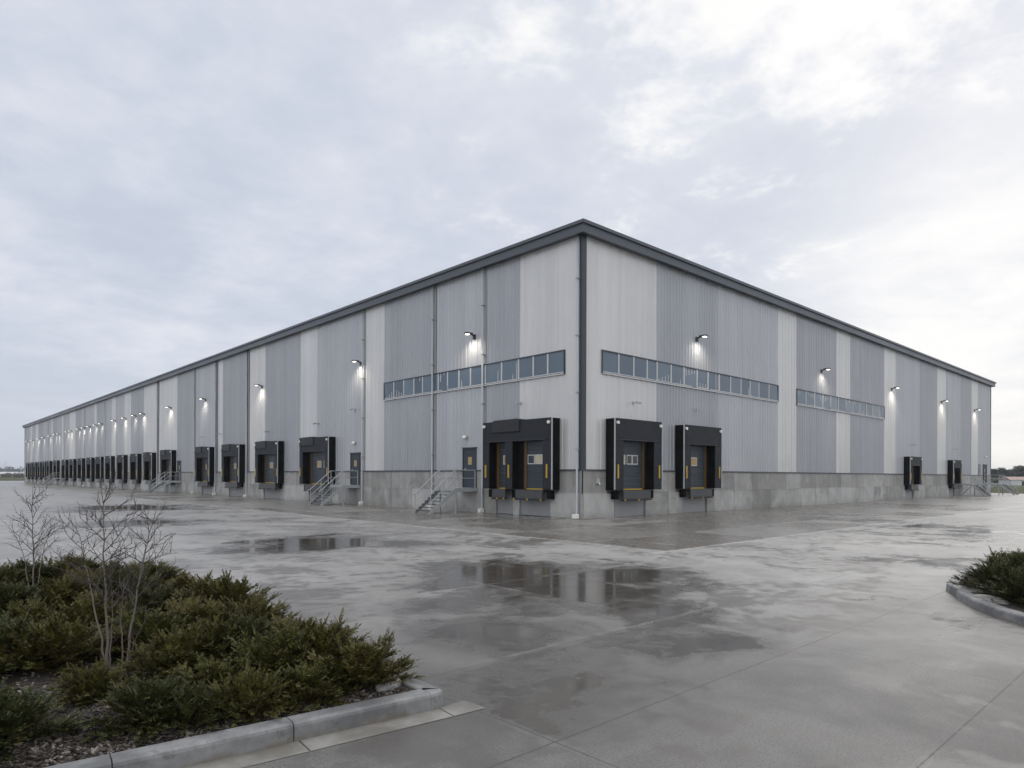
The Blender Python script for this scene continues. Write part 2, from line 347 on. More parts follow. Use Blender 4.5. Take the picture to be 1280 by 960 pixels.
def f_field(t, p):
    co = objco(t); a = t.noise(co, .02, 6, .6); b = t.noise(co, .3, 6)
    t.put(p.inputs['Base Color'], t.mix(t.step(t.m('ADD', t.m('MULTIPLY', a, .7), t.m('MULTIPLY', b, .3)), .4, .6), (.055, .065, .028), (.10, .10, .055)))
    p.inputs['Roughness'].default_value = .9; p.inputs['Specular IOR Level'].default_value = .1
M['field'] = mat('rough_grass', f_field)
def f_mulch(t, p):
    co = objco(t); a = t.noise(co, 22, 7, .7); b = t.noise(co, 5, 5); c = t.noise(t.scale(co, (60, 160, 60)), 1, 3)
    col = t.mix(t.step(a, .4, .66), (.018, .014, .012), (.085, .070, .060))
    col = t.mix(t.m('MULTIPLY', t.step(c, .60, .72), .5), col, (.17, .15, .135))
    t.put(p.inputs['Base Color'], col); p.inputs['Roughness'].default_value = .8
    bump(t, p, t.m('ADD', a, t.m('MULTIPLY', b, .5)), .9, .03)
M['mulch'] = mat('bark_mulch', f_mulch)
def f_chip(t, p):
    rnd = t.node('ShaderNodeNewGeometry').outputs['Random Per Island']
    t.put(p.inputs['Base Color'], t.mix(t.m('POWER', rnd, 2.6), (.025, .019, .016), (.26, .23, .205))); p.inputs['Roughness'].default_value = .75
M['chip'] = mat('bark_chips', f_chip)
def foliage(name, c0, c1, c2):
    def fn(t, p):
        g = t.node('ShaderNodeNewGeometry').outputs['Random Per Island']; co = objco(t)
        oi = t.node('ShaderNodeObjectInfo').outputs['Random']
        k = t.m('ADD', t.m('MULTIPLY', g, .5), t.m('MULTIPLY', t.noise(co, 5.5, 3), .5))
        col = t.mix(t.step(k, .3, .72), c0, c1); col = t.mix(t.m('MULTIPLY', oi, .45), col, c2)
        if 'juniper' in name: col = t.mix(t.m('MULTIPLY', t.m('GREATER_THAN', t.m('ADD', t.m('MULTIPLY', g, .35), t.m('MULTIPLY', t.noise(co, 4, 3), 1.0)), .83), .7), col, (.105, .070, .035))
        t.put(p.inputs['Base Color'], col); p.inputs['Roughness'].default_value = .55; p.inputs['Specular IOR Level'].default_value = .22
    return mat(name, fn)
M['juniper'] = foliage('juniper_needles', (.024, .034, .010), (.118, .116, .026), (.105, .078, .024))
M['juniper_dark'] = foliage('dark_juniper_needles', (.020, .030, .010), (.062, .074, .020), (.055, .05, .016))
M['wood'] = simple('shrub_wood', (.07, .05, .038), .7, .3, 12)
M['bark'] = simple('sapling_bark', (.15, .125, .11), .65, .35, 16, bmp=.3)
M['twig'] = simple('sapling_twig', (.055, .044, .040), .65, .3, 16)
M['rock'] = simple('pale_rock', (.33, .32, .31), .8, .35, 7, bmp=.7)
M['far_leaf'] = foliage('far_foliage', (.030, .045, .032), (.065, .085, .050), (.05, .06, .045))
M['far_wood'] = foliage('wood_foliage', (.040, .055, .050), (.075, .095, .075), (.06, .07, .06))
M['scrub'] = foliage('scrub_foliage', (.070, .068, .050), (.15, .14, .11), (.11, .10, .09))
M['shed'] = simple('shed_cladding', (.62, .64, .66), .6, .1, .3)
M['shedroof'] = simple('shed_roof', (.30, .20, .17), .6, .15, .3)

# ------------------------------------------------------------------ setting: ground
GX = 3000
tag(MB().quad((-GX, -GX, -.03), (GX, -GX, -.03), (GX, GX, -.03), (-GX, GX, -.03)).build('ground', M['field']), 'rough grassland around the yard', 'ground', kind='structure')
tag(MB().quad((-90, -70, 0), (84, -70, 0), (84, 244, 0), (-90, 244, 0)).build('yard_pavement', M['yard']), 'wet grey concrete yard with puddles and slab joints', 'pavement', kind='structure')

BL, BR, ZR, ZC = 188.3, 80.0, 14.48, 2.36      # length of the left and right walls, roof top, foot of cladding
ZF = 13.90
PIT = 1.22
WH = thing('warehouse', 'huge grey metal-clad warehouse with dark roof edge standing in the wet yard', 'warehouse', (0, 0, 0))

# wall frames: local x along the wall to the right as one faces it, local -y outward
# right wall: local = world.  left wall: origin at the corner, rotated -90 deg, so local x = -s
RZL = -math.pi / 2
def LW(u, o, z): return (-o, -u, z)            # left wall, u = -s
def RW(u, o, z): return (u, -o, z)
WALLF = {'L': LW, 'R': RW}
def wpos(w, s, o=0, z=0): return (-o, s, z) if w == 'L' else (s, -o, z)
def wrot(w): return RZL if w == 'L' else 0.0

def clad_mesh(w, s0, s1, z0, z1, kind):
    pitch, dep = {'light': (.48, .022), 'mid': (.34, .032), 'dark': (.30, .038)}[kind]
    n = max(1, round((s1 - s0) / pitch)); pt = (s1 - s0) / n; prof = []
    for i in range(n):
        b = s0 + i * pt
        prof += [(b, 0), (b + pt * .50, 0), (b + pt * .60, dep), (b + pt * .88, dep)]
        if kind == 'light': prof[-3:] = [(b + pt * .40, 0), (b + pt * .44, dep), (b + pt * .95, dep)]
    prof.append((s1, 0))
    zl = 9.95
    rows = [(z0, .012), (zl, .012), (zl + .001, .0), (z1, .0)] if z0 < zl < z1 else [(z0, 0), (z1, 0)]
    m_ = MB(); P = [wpos(w, s, o + e, z) for (z, e) in rows for (s, o) in prof]; k = len(prof)
    F = []
    for r in range(len(rows) - 1):
        for i in range(k - 1):
            f = (r * k + i, r * k + i + 1, (r + 1) * k + i + 1, (r + 1) * k + i)
            F.append(f if w == 'R' else f[::-1])
    return m_.add(P, F)

LP = [(.12, 4.42, 'light'), (4.42, 7.15, 'dark'), (7.41, 11.95, 'mid'), (12.3, 17.98, 'dark'), (17.98, 20.45, 'light'), (20.7, 27.86, 'mid'), (27.86, 30.85, 'light'),
      (30.85, 37.98, 'dark'), (37.98, 41.6, 'light'), (42.3, 48.6, 'dark'), (48.6, 50.0, 'light'), (50.7, 56.9, 'mid'), (57.4, 63.54, 'dark'), (63.54, 70.9, 'light'),
      (71.7, 78.0, 'light'), (78.0, 84.6, 'dark')]
seq = [('light', 3.6), ('mid', 5.2), ('light', 2.6), ('mid', 4.8), ('dark', 5.5), ('light', 1.6), ('mid', 6.2), ('mid', 4.4), ('dark', 5.1), ('light', 2.2)]
s = 84.6; i = 0; LJ = [7.28, 12.12, 20.58, 41.95, 50.35, 57.15, 71.3]
while s < BL - .1:
    k, wd = seq[i % len(seq)]; i += 1
    e = min(s + wd, BL)
    if BL - e < 1.2: e = BL
    LP.append((s, e, k)); s = e
RP = [(.24, 6.18, 'light'), (6.18, 12.74, 'dark'), (12.74, 20.65, 'mid'), (20.65, 23.48, 'light'), (23.48, 30.64, 'dark'), (30.64, 33.45, 'light'), (33.45, 41.3, 'dark'),
      (41.3, 44.3, 'light'), (44.3, 51.3, 'mid'), (51.3, 57.1, 'dark'), (57.1, 60.25, 'light'), (60.25, 66.0, 'mid'), (66.0, 70.67, 'dark'), (70.67, 73.6, 'light'), (73.6, BR, 'mid')]
for w, lst in (('L', LP), ('R', RP)):
    for (a, b, k) in lst:
        o = clad_mesh(w, a, b, ZC + .05, ZF + .1, k).build('wall_panel', M[k], WH, fix=False)
        o['label'] = {'light': 'pale grey ribbed cladding panel', 'mid': 'mid grey ribbed cladding panel', 'dark': 'darker blue grey ribbed cladding panel'}[k]
# body behind the sheets, roof and end walls
MB().box(.06, BR - .02, .06, BL - .02, .02, ZF + .15).build('inner_wall', M['channel'], WH)
MB().box(-.02, BR + .02, -.02, BL + .02, ZF + .151, ZR - .08).build('roof', M['roof'], WH)
# roof fascia: a tall band under a set-back capping, soffit below
O1, O2 = .42, .52
fa = MB()
def ring(m_, o, z0, z1, th=.09):
    m_.box(-o, BR + o, -o, -o + th, z0, z1); m_.box(-o, -o + th, -o + th, BL + o, z0, z1)
    m_.box(BR + o - th, BR + o, -o + th, BL + o, z0, z1); m_.box(-o + th, BR + o - th, BL + o - th, BL + o, z0, z1)
ring(fa, O1, ZF, ZR - .16)
fa.build('roof_fascia', M['fascia'], WH)
cp = MB(); ring(cp, O2, ZR - .157, ZR, .30); cp.build('roof_coping', M['fascia'], WH)
sf = MB(); sf.box(-O1 + .093, BR + O1 - .093, -O1 + .093, -.05, ZF + .03, ZF + .06); sf.box(-O1 + .093, -.05, -.047, BL + O1 - .093, ZF + .03, ZF + .06)
sf.build('soffit', M['trim'], WH)
# corner post
ct = MB(); ct.box(-.075, .24, -.075, .0, ZC + .05, ZF); ct.box(-.075, .0, .003, .12, ZC + .05, ZF); ct.build('corner_trim', M['trim'], WH)
MB().box(-.06, .06, BL - .2, BL + .05, ZC + .05, ZF).build('end_trim', M['trim'], WH)
MB().box(BR - .15, BR + .05, -.06, .06, ZC + .05, ZF).build('end_trim', M['trim'], WH)
# small footing slab at the corner
tag(MB().box(-.55, 1.25, -.52, 1.15, .0045, .035).build('corner_slab', M['gutter']), 'pale concrete footing slab at the warehouse corner', 'slab', kind='structure')
# base flashing
DOCKS = []      # (wall, centre, width, openings, size)
fl = MB()

# docks: centre along the wall, outer width
DL = [(4.12, 5.4), (27.32, 4.95), (36.4, 4.9), (45.0, 4.6), (53.15, 4.5), (66.05, 4.5), (73.9, 3.9), (80.8, 3.8), (88.2, 3.9), (95.6, 3.8), (102.3, 3.9), (109.3, 3.8), (116.8, 3.8),
      (124.3, 3.8), (132.0, 3.8), (141.2, 3.9), (149.5, 3.6), (155.2, 3.4), (161.6, 3.4), (168.2, 3.4), (174.2, 3.2), (180.0, 3.2)]
DR = [(3.85, 4.1), (10.05, 4.1), (48.3, 3.5), (62.5, 3.3)]
def openings(w, i, wd):
    if w == 'L' and i == 0: return [(-2.13, -.79), (-.24, 2.03)]
    c_ = .60 if w == 'L' else (.74 if i < 2 else .62)
    return [(-wd / 2 + c_, wd / 2 - c_)]
pits = {'L': [], 'R': []}; covers = {'L': [], 'R': []}
for w, lst in (('L', DL), ('R', DR)):
    for i, (c_, wd) in enumerate(lst):
        for (a, b) in openings(w, i, wd):
            sg = -1 if w == 'L' else 1
            lo, hi = sorted((c_ + sg * a, c_ + sg * b)); pits[w].append((lo - .02, hi + .02))
        covers[w].append((c_ - wd / 2 + .1, c_ + wd / 2 - .1))
mandoors = [('L', 8.62, 1.12, 'L'), ('L', 21.8, 1.2, 'L'), ('L', 62.6, 1.2, 'L'), ('L', 137.0, 1.2, 'L'), ('R', 76.9, 1.6, 'R')]
dcov = {'L': [(c_ - wd / 2 - .06, c_ + wd / 2 + .06) for (w, c_, wd, _) in mandoors if w == 'L'], 'R': [(c_ - wd / 2 - .06, c_ + wd / 2 + .06) for (w, c_, wd, _) in mandoors if w == 'R']}
def gaps(s0, s1, cuts):
    out = []; p = s0
    for a, b in sorted(cuts):
        if a > p: out.append((p, min(a, s1)))
        p = max(p, b)
    if p < s1: out.append((p, s1))
    return out
def wbox(m_, w, s0, s1, o0, o1, z0, z1, mi=0):
    a, b = wpos(w, s0, o0), wpos(w, s1, o1)
    return m_.box(min(a[0], b[0]), max(a[0], b[0]), min(a[1], b[1]), max(a[1], b[1]), z0, z1, mi)
class Flush(MB):
    def flush(s, name, m_, bevel=0): s.build(name, m_, WH, bevel=bevel); s.__init__()
MBX = Flush()
for w, L_ in (('L', BL), ('R', BR)):
    st = -.05 if w == 'R' else .57
    for a, b in gaps(st, L_, pits[w]): wbox(MBX, w, a, b, .055, -.5, -.02, PIT); MBX.flush('plinth', M['conc'], .012)
    for a, b in gaps(st, L_, covers[w] + dcov[w]): wbox(MBX, w, a, b, .04, -.05, PIT + .006, ZC); MBX.flush('plinth', M['conc'], .008)
    if w == 'L':
        wbox(MBX, w, -.05, .568, .055, -.45, -.02, PIT); MBX.flush('plinth', M['conc'], .012)
        wbox(MBX, w, -.04, .568, .04, -.05, PIT + .006, ZC); MBX.flush('plinth', M['conc'], .008)
    for a, b in gaps(.12 if w == 'L' else -.08, L_, covers[w] + dcov[w]): wbox(MBX, w, a, b, .085, -.02, ZC + .002, ZC + .085); MBX.flush('base_flashing', M['flash'])
    for a, b in pits[w]: wbox(MBX, w, a - .05, b + .05, *((-.26, -.40) if w == 'L' else (-.07, -.2)), -.02, PIT + .3); MBX.flush('pit_wall', M['conc'])

# expansion joints with downpipes
def downpipe(w, s, r=.05, sgn=1, ch=True, full=True):
    if ch:
        c_ = MB(); wbox(c_, w, s - .12, s + .10, .030, -.02, ZC + .09, ZF + .02); c_.build('joint_channel', M['channel'], WH)
    p_ = MB(); q = s + .09 * sgn
    pts = [wpos(w, q, .16, ZF + .02), wpos(w, q, .16, .32), wpos(w, q, .20, .20), wpos(w, q, .34, .12)]
    p_.tube(pts, r, 8); o = p_.build('downpipe', M['pipe'], WH, smooth=True)
    b = MB()
    for z in (3.4, 6.2, 9.0, 11.8): wbox(b, w, q - .09, q + .09, .235, .045, z, z + .05)
    b.build('pipe_bracket', M['galv'], o)
    sh = MB(); wbox(sh, w, q - .12, q + .12, .40, .09, .0, .24); sh.build('pipe_shoe', M['white'], o, bevel=.03)
for s in LJ + [100.0, 115.4, 134.3, 152.5, 165.0]: downpipe('L', s)
downpipe('L', .07, .055, 1, ch=False)

# clerestory windows
def window(w, s0, s1, z0, z1, mull):
    f = MB(); t_ = .07
    wbox(f, w, s0, s1, .085, -.02, z1 - t_, z1); wbox(f, w, s0, s1, .095, -.02, z0, z0 + t_)
    wbox(f, w, s0, s0 + t_, .085, -.02, z0 + t_, z1 - t_); wbox(f, w, s1 - t_, s1, .085, -.02, z0 + t_, z1 - t_)
    fo = f.build('window', M['trim'], WH)
    si = MB(); wbox(si, w, s0 + .02, s1 - .02, .13, .095, z0 - .025, z0 + .035); si.build('sill', M['edge'], fo)
    m_ = MB()
    for x in mull: wbox(m_, w, x - .05, x + .05, .08, .02, z0 + t_, z1 - t_)
    wbox(m_, w, s0 + t_, s1 - t_, .07, .02, z0 + t_ + .001, z0 + t_ + .05)
    m_.build('mullion', M['edge'], fo)
    g = MB(); xs = [s0 + t_] + sorted(mull) + [s1 - t_]
    for a, b in zip(xs[:-1], xs[1:]):
        ty, tx = random.gauss(0, .010), random.gauss(0, .010)
        P = [wpos(w, x, .055 + ty * sx + tx * sz, z) for (x, sx, z, sz) in ((a, -1, z0 + t_, -1), (b, 1, z0 + t_, -1), (b, 1, z1 - t_, 1), (a, -1, z1 - t_, 1))]
        g.quad(*(P if w == 'R' else P[::-1]))
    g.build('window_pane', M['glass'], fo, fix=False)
window('L', 1.09, 17.96, 7.24, 8.46, [16.70, 15.50, 14.33, 13.37, 12.3, 11.7, 10.76, 9.65, 8.55, 7.22, 5.83, 4.46, 3.33, 2.27])
window('R', 1.44, 20.6, 7.30, 8.50, [2.79, 4.06, 5.25, 6.17, 7.52, 8.83, 10.20, 11.42, 12.73, 14.08, 15.38, 16.56, 17.77, 19.18])
window('R', 23.48, 41.36, 7.35, 8.53, [23.48 + 17.88 * k / 12 for k in range(1, 12)])
window('R', 73.95, 74.65, 2.47, 3.75, [])

u_ = MB(); wbox(u_, 'R', 1.0, 1.28, .10, .04, 1.72, 2.0); uo = u_.build('utility_box', M['galv'], WH); u_ = MB(); u_.tube([wpos('R', 1.14, .10, 1.8), wpos('R', 1.14, .19, 1.78), wpos('R', 1.14, .21, 1.68)], .03, 6); u_.build('tap', M['white'], uo)
# personnel doors
for j, (w, c_, wd, _) in enumerate(mandoors):
    f = MB(); z0, z1 = 1.42, 3.66; a, b = c_ - wd / 2, c_ + wd / 2
    wbox(f, w, a - .06, a, .10, -.1, z0, z1); wbox(f, w, b, b + .06, .10, -.1, z0, z1); wbox(f, w, a - .06, b + .06, .10, -.1, z1 + .001, z1 + .06)
    dm = MB(); wbox(dm, w, a + .003, b - .003, .058, -.04, z0 - .19, z1 - .003)
    do = dm.build('door', M['mandoor'], WH)
    f.build('frame', M['trim'], do)
    cn = MB(); wbox(cn, w, a - .12, b + .12, .16, .045, z1 + .063, z1 + .10); cn.build('drip_cap', M['trim'], do)
    h = MB(); hs = c_ + (.36 if w == 'L' else -.36); wbox(h, w, hs - .02, hs + .02, .12, .06, 2.42, 2.55); wbox(h, w, hs - .1, hs + .02, .14, .12, 2.47, 2.50); h.build('handle', M['galv'], do)
    n = MB(); wbox(n, w, c_ - .20, c_ + .14, .066, .058, 2.75, 3.2); n.build('notice', M['notice'], do)

# ------------------------------------------------------------------ loading docks
ORD = ['first', 'second', 'third', 'fourth', 'fifth', 'sixth', 'seventh', 'eighth', 'ninth', 'tenth', 'eleventh', 'twelfth', 'thirteenth', 'fourteenth', 'fifteenth', 'sixteenth',
       'seventeenth', 'eighteenth', 'nineteenth', 'twentieth', 'twenty-first', 'twenty-second', 'twenty-third', 'twenty-fourth']
def dock(w, i, c_, wd, lab, hood, ztop=5.06, group='dock shelters along the walls'):
    small = ztop < 4.5
    t_ = thing('loading_dock', lab, 'loading dock', wpos(w, c_), wrot(w), group)
    D = .60; zb = 1.40; zo = ztop - (1.12 if not small else .9); h = wd / 2; ops = openings(w, i, wd)
    # side panels
    for sg in (-1, 1):
        m_ = MB(); x0, x1 = sorted((sg * h, sg * (h - .05))); m_.box(x0, x1, -D + .02, -.055, zb, ztop - .03); m_.build('side_panel', M['black'], t_)
        e = MB(); x0, x1 = sorted((sg * (h + .012), sg * (h - .045))); e.box(x0, x1, -D - .03, -D + .018, zb + .02, ztop - .01); e.build('edge_trim', M['pipe'], t_)
    m_ = MB(); m_.box(-h + .052, h - .052, -D + .03, -.055, ztop - .09, ztop - .03); m_.build('top_panel', M['pad'], t_)
    # header curtain, slightly bowed, with a folded seam
    m_ = MB(); N = 8
    xs = [-h + .047 + (2 * h - .094) * k / N for k in range(N + 1)]
    fr = [(-D - .012 - .006 * math.sin(math.pi * k / N)) for k in range(N + 1)]
    P = [(x, y - q, z) for (z, q) in ((zo, .02), (zo + .06, 0), (ztop - .012, 0)) for x, y in zip(xs, fr)] + [(x, -D + .026, z) for z in (zo, ztop - .012) for x in xs]
    k = N + 1; F = []
    for r in (0, 1):
        for q in range(N): F.append((r * k + q, r * k + q + 1, (r + 1) * k + q + 1, (r + 1) * k + q))
    for q in range(N): F += [(3 * k + q, 3 * k + q + 1, q + 1, q), (2 * k + q, 2 * k + q + 1, 4 * k + q + 1, 4 * k + q)]
    F += [(0, k, 2 * k, 4 * k, 3 * k), (N, 3 * k + N, 4 * k + N, 2 * k + N, k + N)]
    m_.add(P, F); hd = m_.build('header_curtain', M['pad'], t_)
    mr = MB()
    for sg in (-1, 1):
        mr.box(sg * (h - .30) - .012, sg * (h - .30) + .012, -D - .06, -D - .03, zo - .02, zo + .02)
        mr.bar((sg * (h - .06), -D - .03, ztop - .5), (sg * (h - .40), -D - .045, zo + .02), .012, .012)
    mr.build('seam', M['hood'], hd)
    if hood:
        a, b = (-h + .12, .05) if i else (-h + .9, .35)
        m_ = MB(); m_.prism([(a, zo + .5), (b, zo + .5), (b, ztop + .03), (b - .2, ztop + .075), (a + .2, ztop + .06), (a, ztop + .0)], -D - .09, -.06); m_.build('hood', M['hood'], t_, bevel=.03)
    for sg in (-1, 1):
        m_ = MB(); m_.tube([(sg * (h - .20), -D - .11, ztop - .24), (sg * (h - .20), -D - .02, ztop - .24)], .085, 10); m_.build('marker_lamp', M['marker'], t_)
    # curtains between openings
    edges = [-h + .047] + [e for ab in ops for e in ab] + [h - .047]
    for q in range(0, len(edges), 2):
        a, b = edges[q], edges[q + 1]
        m_ = MB(); m_.box(a, b, -D - .012, -D + .026, zb + .02, zo - .003); cu = m_.build('side_curtain', M['pad'], t_)
        g = MB(); cx = (a + b) / 2 + (.0 if len(ops) > 1 else (-.12 if q == 0 else .12)); gw = .05
        g.box(cx - gw, cx + gw, -D - .045, -D - .013, zb + .60 - (.1 if small else 0), zb + 1.30 - (.2 if small else 0)); g.build('guide_stripe', M['yellow'], cu)
    # inside: dark pads, door tracks, sectional door
    for (a, b) in ops:
        m_ = MB(); m_.box(a - .03, b + .03, -.10, -.06, zo - .3, zo + .02)
        jl = .42 if w == 'L' else .05; jr = .05 if w == 'L' else .20
        if b - a < 1.6: jl, jr = .12, .03
        m_.box(a - .1, a + jl, -.14, -.06, zb, zo + .02); m_.box(b - jr, b + .1, -.14, -.06, zb, zo + .02)
        # return of the shelter between curtain and wall
        m_.box(a - .04, a - .002, -D + .03, -.145, zb, zo + .02); m_.box(b + .002, b + .04, -D + .03, -.145, zb, zo + .02)
        m_.box(a - .04, b + .04, -D + .03, -.145, zo + .022, zo + .06)
        m_.build('inner_pad', M['black'], t_)
        tr = MB(); tl = a + jl; rr = b - jr; tw = .22
        if w == 'L': tr.box(tl, tl + tw, -.135, -.075, zb, zo); d0, d1 = tl + tw, rr
        else: tr.box(rr - tw, rr, -.135, -.075, zb, zo); d0, d1 = tl, rr - tw
        tr.build('door_track', M['track'], t_)
        m_ = MB()
        for kk in range(6):
            za = zb + .02 + kk * (zo - zb) / 6; m_.box(d0, d1, -.105, -.058, za + .006, za + (zo - zb) / 6 - .006)
        do = m_.build('dock_door', M['door'], t_)
        wz = zb + (zo - zb) * .62
        def pane(x0, x1, mt):
            fm = MB(); fm.box(x0, x1, -.118, -.1055, wz - .25, wz + .25); fo = fm.build('window_frame', M['edge'], do)
            gl = MB(); gl.box(x0 + .05, x1 - .05, -.122, -.1183, wz - .20, wz + .20); gl.build('window_pane', mt, fo)
        wdt = d1 - d0
        if w == 'R' and i == 0: pane(d0 + .30, d0 + .72, M['paper']); pane(d0 + .84, d0 + 1.30, M['dglass']); pane(d0 + 1.30, d0 + 1.78, M['dglass'])
        elif w == 'R' and i == 1: pane(d0 + .30, d0 + .46, M['white']); pane(d0 + .66, d0 + 1.36, M['notice'])
        elif w == 'L' and i == 0 and a > -1: pane(d0 + .04, d0 + .56, M['door']); pane(d0 + .60, d0 + 1.16, M['paper'])
        else: pane(d0 + .30 * wdt, d0 + .52 * wdt, M['notice']); pane(d0 + .66 * wdt, d0 + .80 * wdt, M['dglass'])
        y_ = MB(); y_.box(d0, d1, -.14, -.106, zb - .01, zb + .05); y_.build('door_sill', M['yellow'], t_)
        # leveller with hanging lip
        lv = MB(); lv.box(a + .12, b - .12, -.50, .30, zb - .10, zb - .03)
        lv.prism([(a + .14, .93), (b - .14, .93), (b - .14, zb - .105), (a + .14, zb - .105)], -.50, -.44)
        lo_ = lv.build('dock_leveller', M['steel'], t_)
        lp = MB(); lp.box(a + .06, b - .06, -.60, -.42, .84, .92); lp.build('lip_keeper', M['hood'], lo_)
        dt = MB()
        for x in (a + .14, (a + b) / 2, b - .14): dt.box(x - .05, x + .05, -.615, -.60, .84, .92)
        dt.build('yellow_marker', M['yellow'], lo_)
        for x0, x1 in ((a - .34, a - .04), (b + .04, b + .34)):
            if len(ops) > 1 and x0 > -.9 and x1 < -.1 and a < -1: continue
            bm_ = MB(); bm_.box(x0, x1, -.34, -.058, .92, 1.36); bm_.build('bumper', M['black'], t_, bevel=.02)
    return t_
for i, (c_, wd) in enumerate(DL):
    n = len(DL)
    if i == 0: lab = 'wide black double dock shelter with two openings beside the warehouse corner'
    elif i == 1: lab = 'black hooded dock shelter right behind the second metal staircase on the left wall'
    elif i == n - 1: lab = 'last tiny dock shelter at the far left end of the warehouse'
    elif i == 5: lab = 'hooded dock shelter right beside the third staircase on the left wall'
    else: lab = f'{ORD[i]} black dock shelter from the near corner along the long left wall'
    dock('L', i, c_, wd, lab, i < 7, 5.06 if i < 6 else 4.95)
dock('R', 0, *DR[0], 'grey black dock shelter nearest the corner on the right wall under pale cladding', False)
dock('R', 1, *DR[1], 'grey black dock shelter under darker cladding, second on the right wall', False)
dock('R', 2, *DR[2], 'small distant dock shelter on the right wall, the left one of the far pair', False, 4.12)
dock('R', 3, *DR[3], 'small dock shelter near the far right end, beside the steel stairs', False, 4.05)

# ------------------------------------------------------------------ wall lamps
def lamp(w, s, z, lab):
    t_ = thing('wall_lamp', lab, 'wall lamp', wpos(w, s, 0, z), wrot(w), 'lit lamps high on the walls')
    b = MB(); b.box(-.10, .10, -.09, -.04, -.16, .10); b.bar((0, -.09, .02), (0, -.28, .09), .07, .07); b.build('bracket', M['lampbody'], t_)
    h = MB(); h.prism([(-.14, .06), (.14, .06), (.17, .11), (.12, .16), (-.12, .16), (-.17, .11)], -.70, -.24); h.build('housing', M['lampbody'], t_, bevel=.03)
    l = MB(); l.add([(-.11, -.66, .055), (.11, -.66, .055), (.11, -.46, .055), (-.11, -.46, .055), (-.08, -.63, .02), (.08, -.63, .02), (.08, -.49, .02), (-.08, -.49, .02)],
                    [(0, 1, 2, 3), (4, 7, 6, 5), (0, 4, 5, 1), (1, 5, 6, 2), (2, 6, 7, 3), (3, 7, 4, 0)]); l.build('lens', M['lens'], t_)
    ld = lamp_data; lo = bpy.data.objects.new('lamp_light', ld); COL.objects.link(lo); lo.parent = t_; lo.location = (0, -.62, -.06); lo.rotation_euler = (rad(12), 0, 0)
lamp_data = bpy.data.lights.new('lamp_light', 'SPOT'); lamp_data.energy = 175; lamp_data.color = (1, .90, .74); lamp_data.spot_size = rad(140); lamp_data.spot_blend = 1.0; lamp_data.shadow_soft_size = .16
LL = [8.25, 21.1, 38.7, 53.7, 65.9, 77.6, 81.7, 87.3, 93.4, 101.9, 106.0, 110.9, 115.4, 119.6, 126.9, 130.1, 139.2, 142.9, 149.6, 157.7, 164.5, 173.9, 181.8]
for k, s in enumerate(LL):
    lab = 'lit lamp above the window strip on the left wall near the corner' if k == 0 else ('lit lamp high above the second left-wall door and staircase' if k == 1 else
          ('lit lamp nearest the far left end of the warehouse' if k == len(LL) - 1 else f'{ORD[k]} lit wall lamp from the near corner along the long left wall'))
    lamp('L', s, 10.2, lab)
for (s, lab) in ((10.22, 'lit lamp above the long window strip on the right wall near the corner'), (27.74, 'lit lamp above the second window strip on the right wall'),
                 (43.2, 'lit lamp on the pale panel just right of the second window strip'), (58.6, 'lit lamp on the right wall, second from the far right end'), (72.0, 'lit lamp closest to the far right end of the warehouse')):
    lamp('R', s, 10.28, lab)

# small globe lamps over personnel doors
for (w, s, z, lab) in (('L', 8.95, 4.35, 'small white bulkhead lamp over the door beside the double dock'), ('L', 21.85, 4.45, 'small white bulkhead lamp over the second left-wall door'), ('R', 76.9, 4.7, 'small pale lamp over the door at the far right end')):
    t_ = thing('bulkhead_lamp', lab, 'lamp', wpos(w, s, 0, z), wrot(w), 'bulkhead lamps over the doors')
    b = MB(); b.tube([(0, -.04, .05), (0, -.14, .05)], .08, 10); b.build('base', M['galv'], t_)
    g = MB(); g.tube([(0, -.20, .11), (0, -.20, .06), (0, -.20, 0), (0, -.20, -.08), (0, -.20, -.13)], [.05, .11, .14, .11, .04], 12); g.build('globe', M['marker'], t_, smooth=True)
# cameras and sensors above the docks
for k, (w, s, z, lab) in enumerate((('L', 4.3, 6.0, 'small bracket camera above the double dock shelter'), ('R', 4.05, 6.0, 'small bracket camera over the first right-wall dock'), ('R', 10.0, 6.05, 'small bracket camera over the second right-wall dock'),
        ('R', 48.6, 5.3, 'tiny bracket camera over the left dock of the far pair'), ('R', 63.0, 5.3, 'tiny bracket camera over the dock beside the right-wall stairs'), ('L', 27.7, 6.2, 'small bracket camera above the hooded dock behind the second staircase'),
        ('L', 37.2, 6.0, 'small bracket camera above the third dock from the corner'), ('L', 49.0, 6.3, 'small bracket camera above the fourth dock from the corner'), ('L', 54.2, 6.2, 'small bracket camera above the fifth dock from the corner'), ('L', 21.9, 6.9, 'small bracket camera high above the second left-wall door'))):
    t_ = thing('security_camera', lab, 'camera', wpos(w, s, 0, z), wrot(w), 'cameras above the docks')
    b = MB(); b.box(-.06, .06, -.08, -.035, -.08, .08); b.bar((0, -.08, 0), (0, -.30, .03), .03, .03); b.build('bracket', M['galv'], t_)
    c_ = MB(); c_.bar((-.05, -.24, .02), (.12, -.50, -.05), .10, .10); c_.build('housing', M['galv'] if k % 2 else M['pipe'], t_)

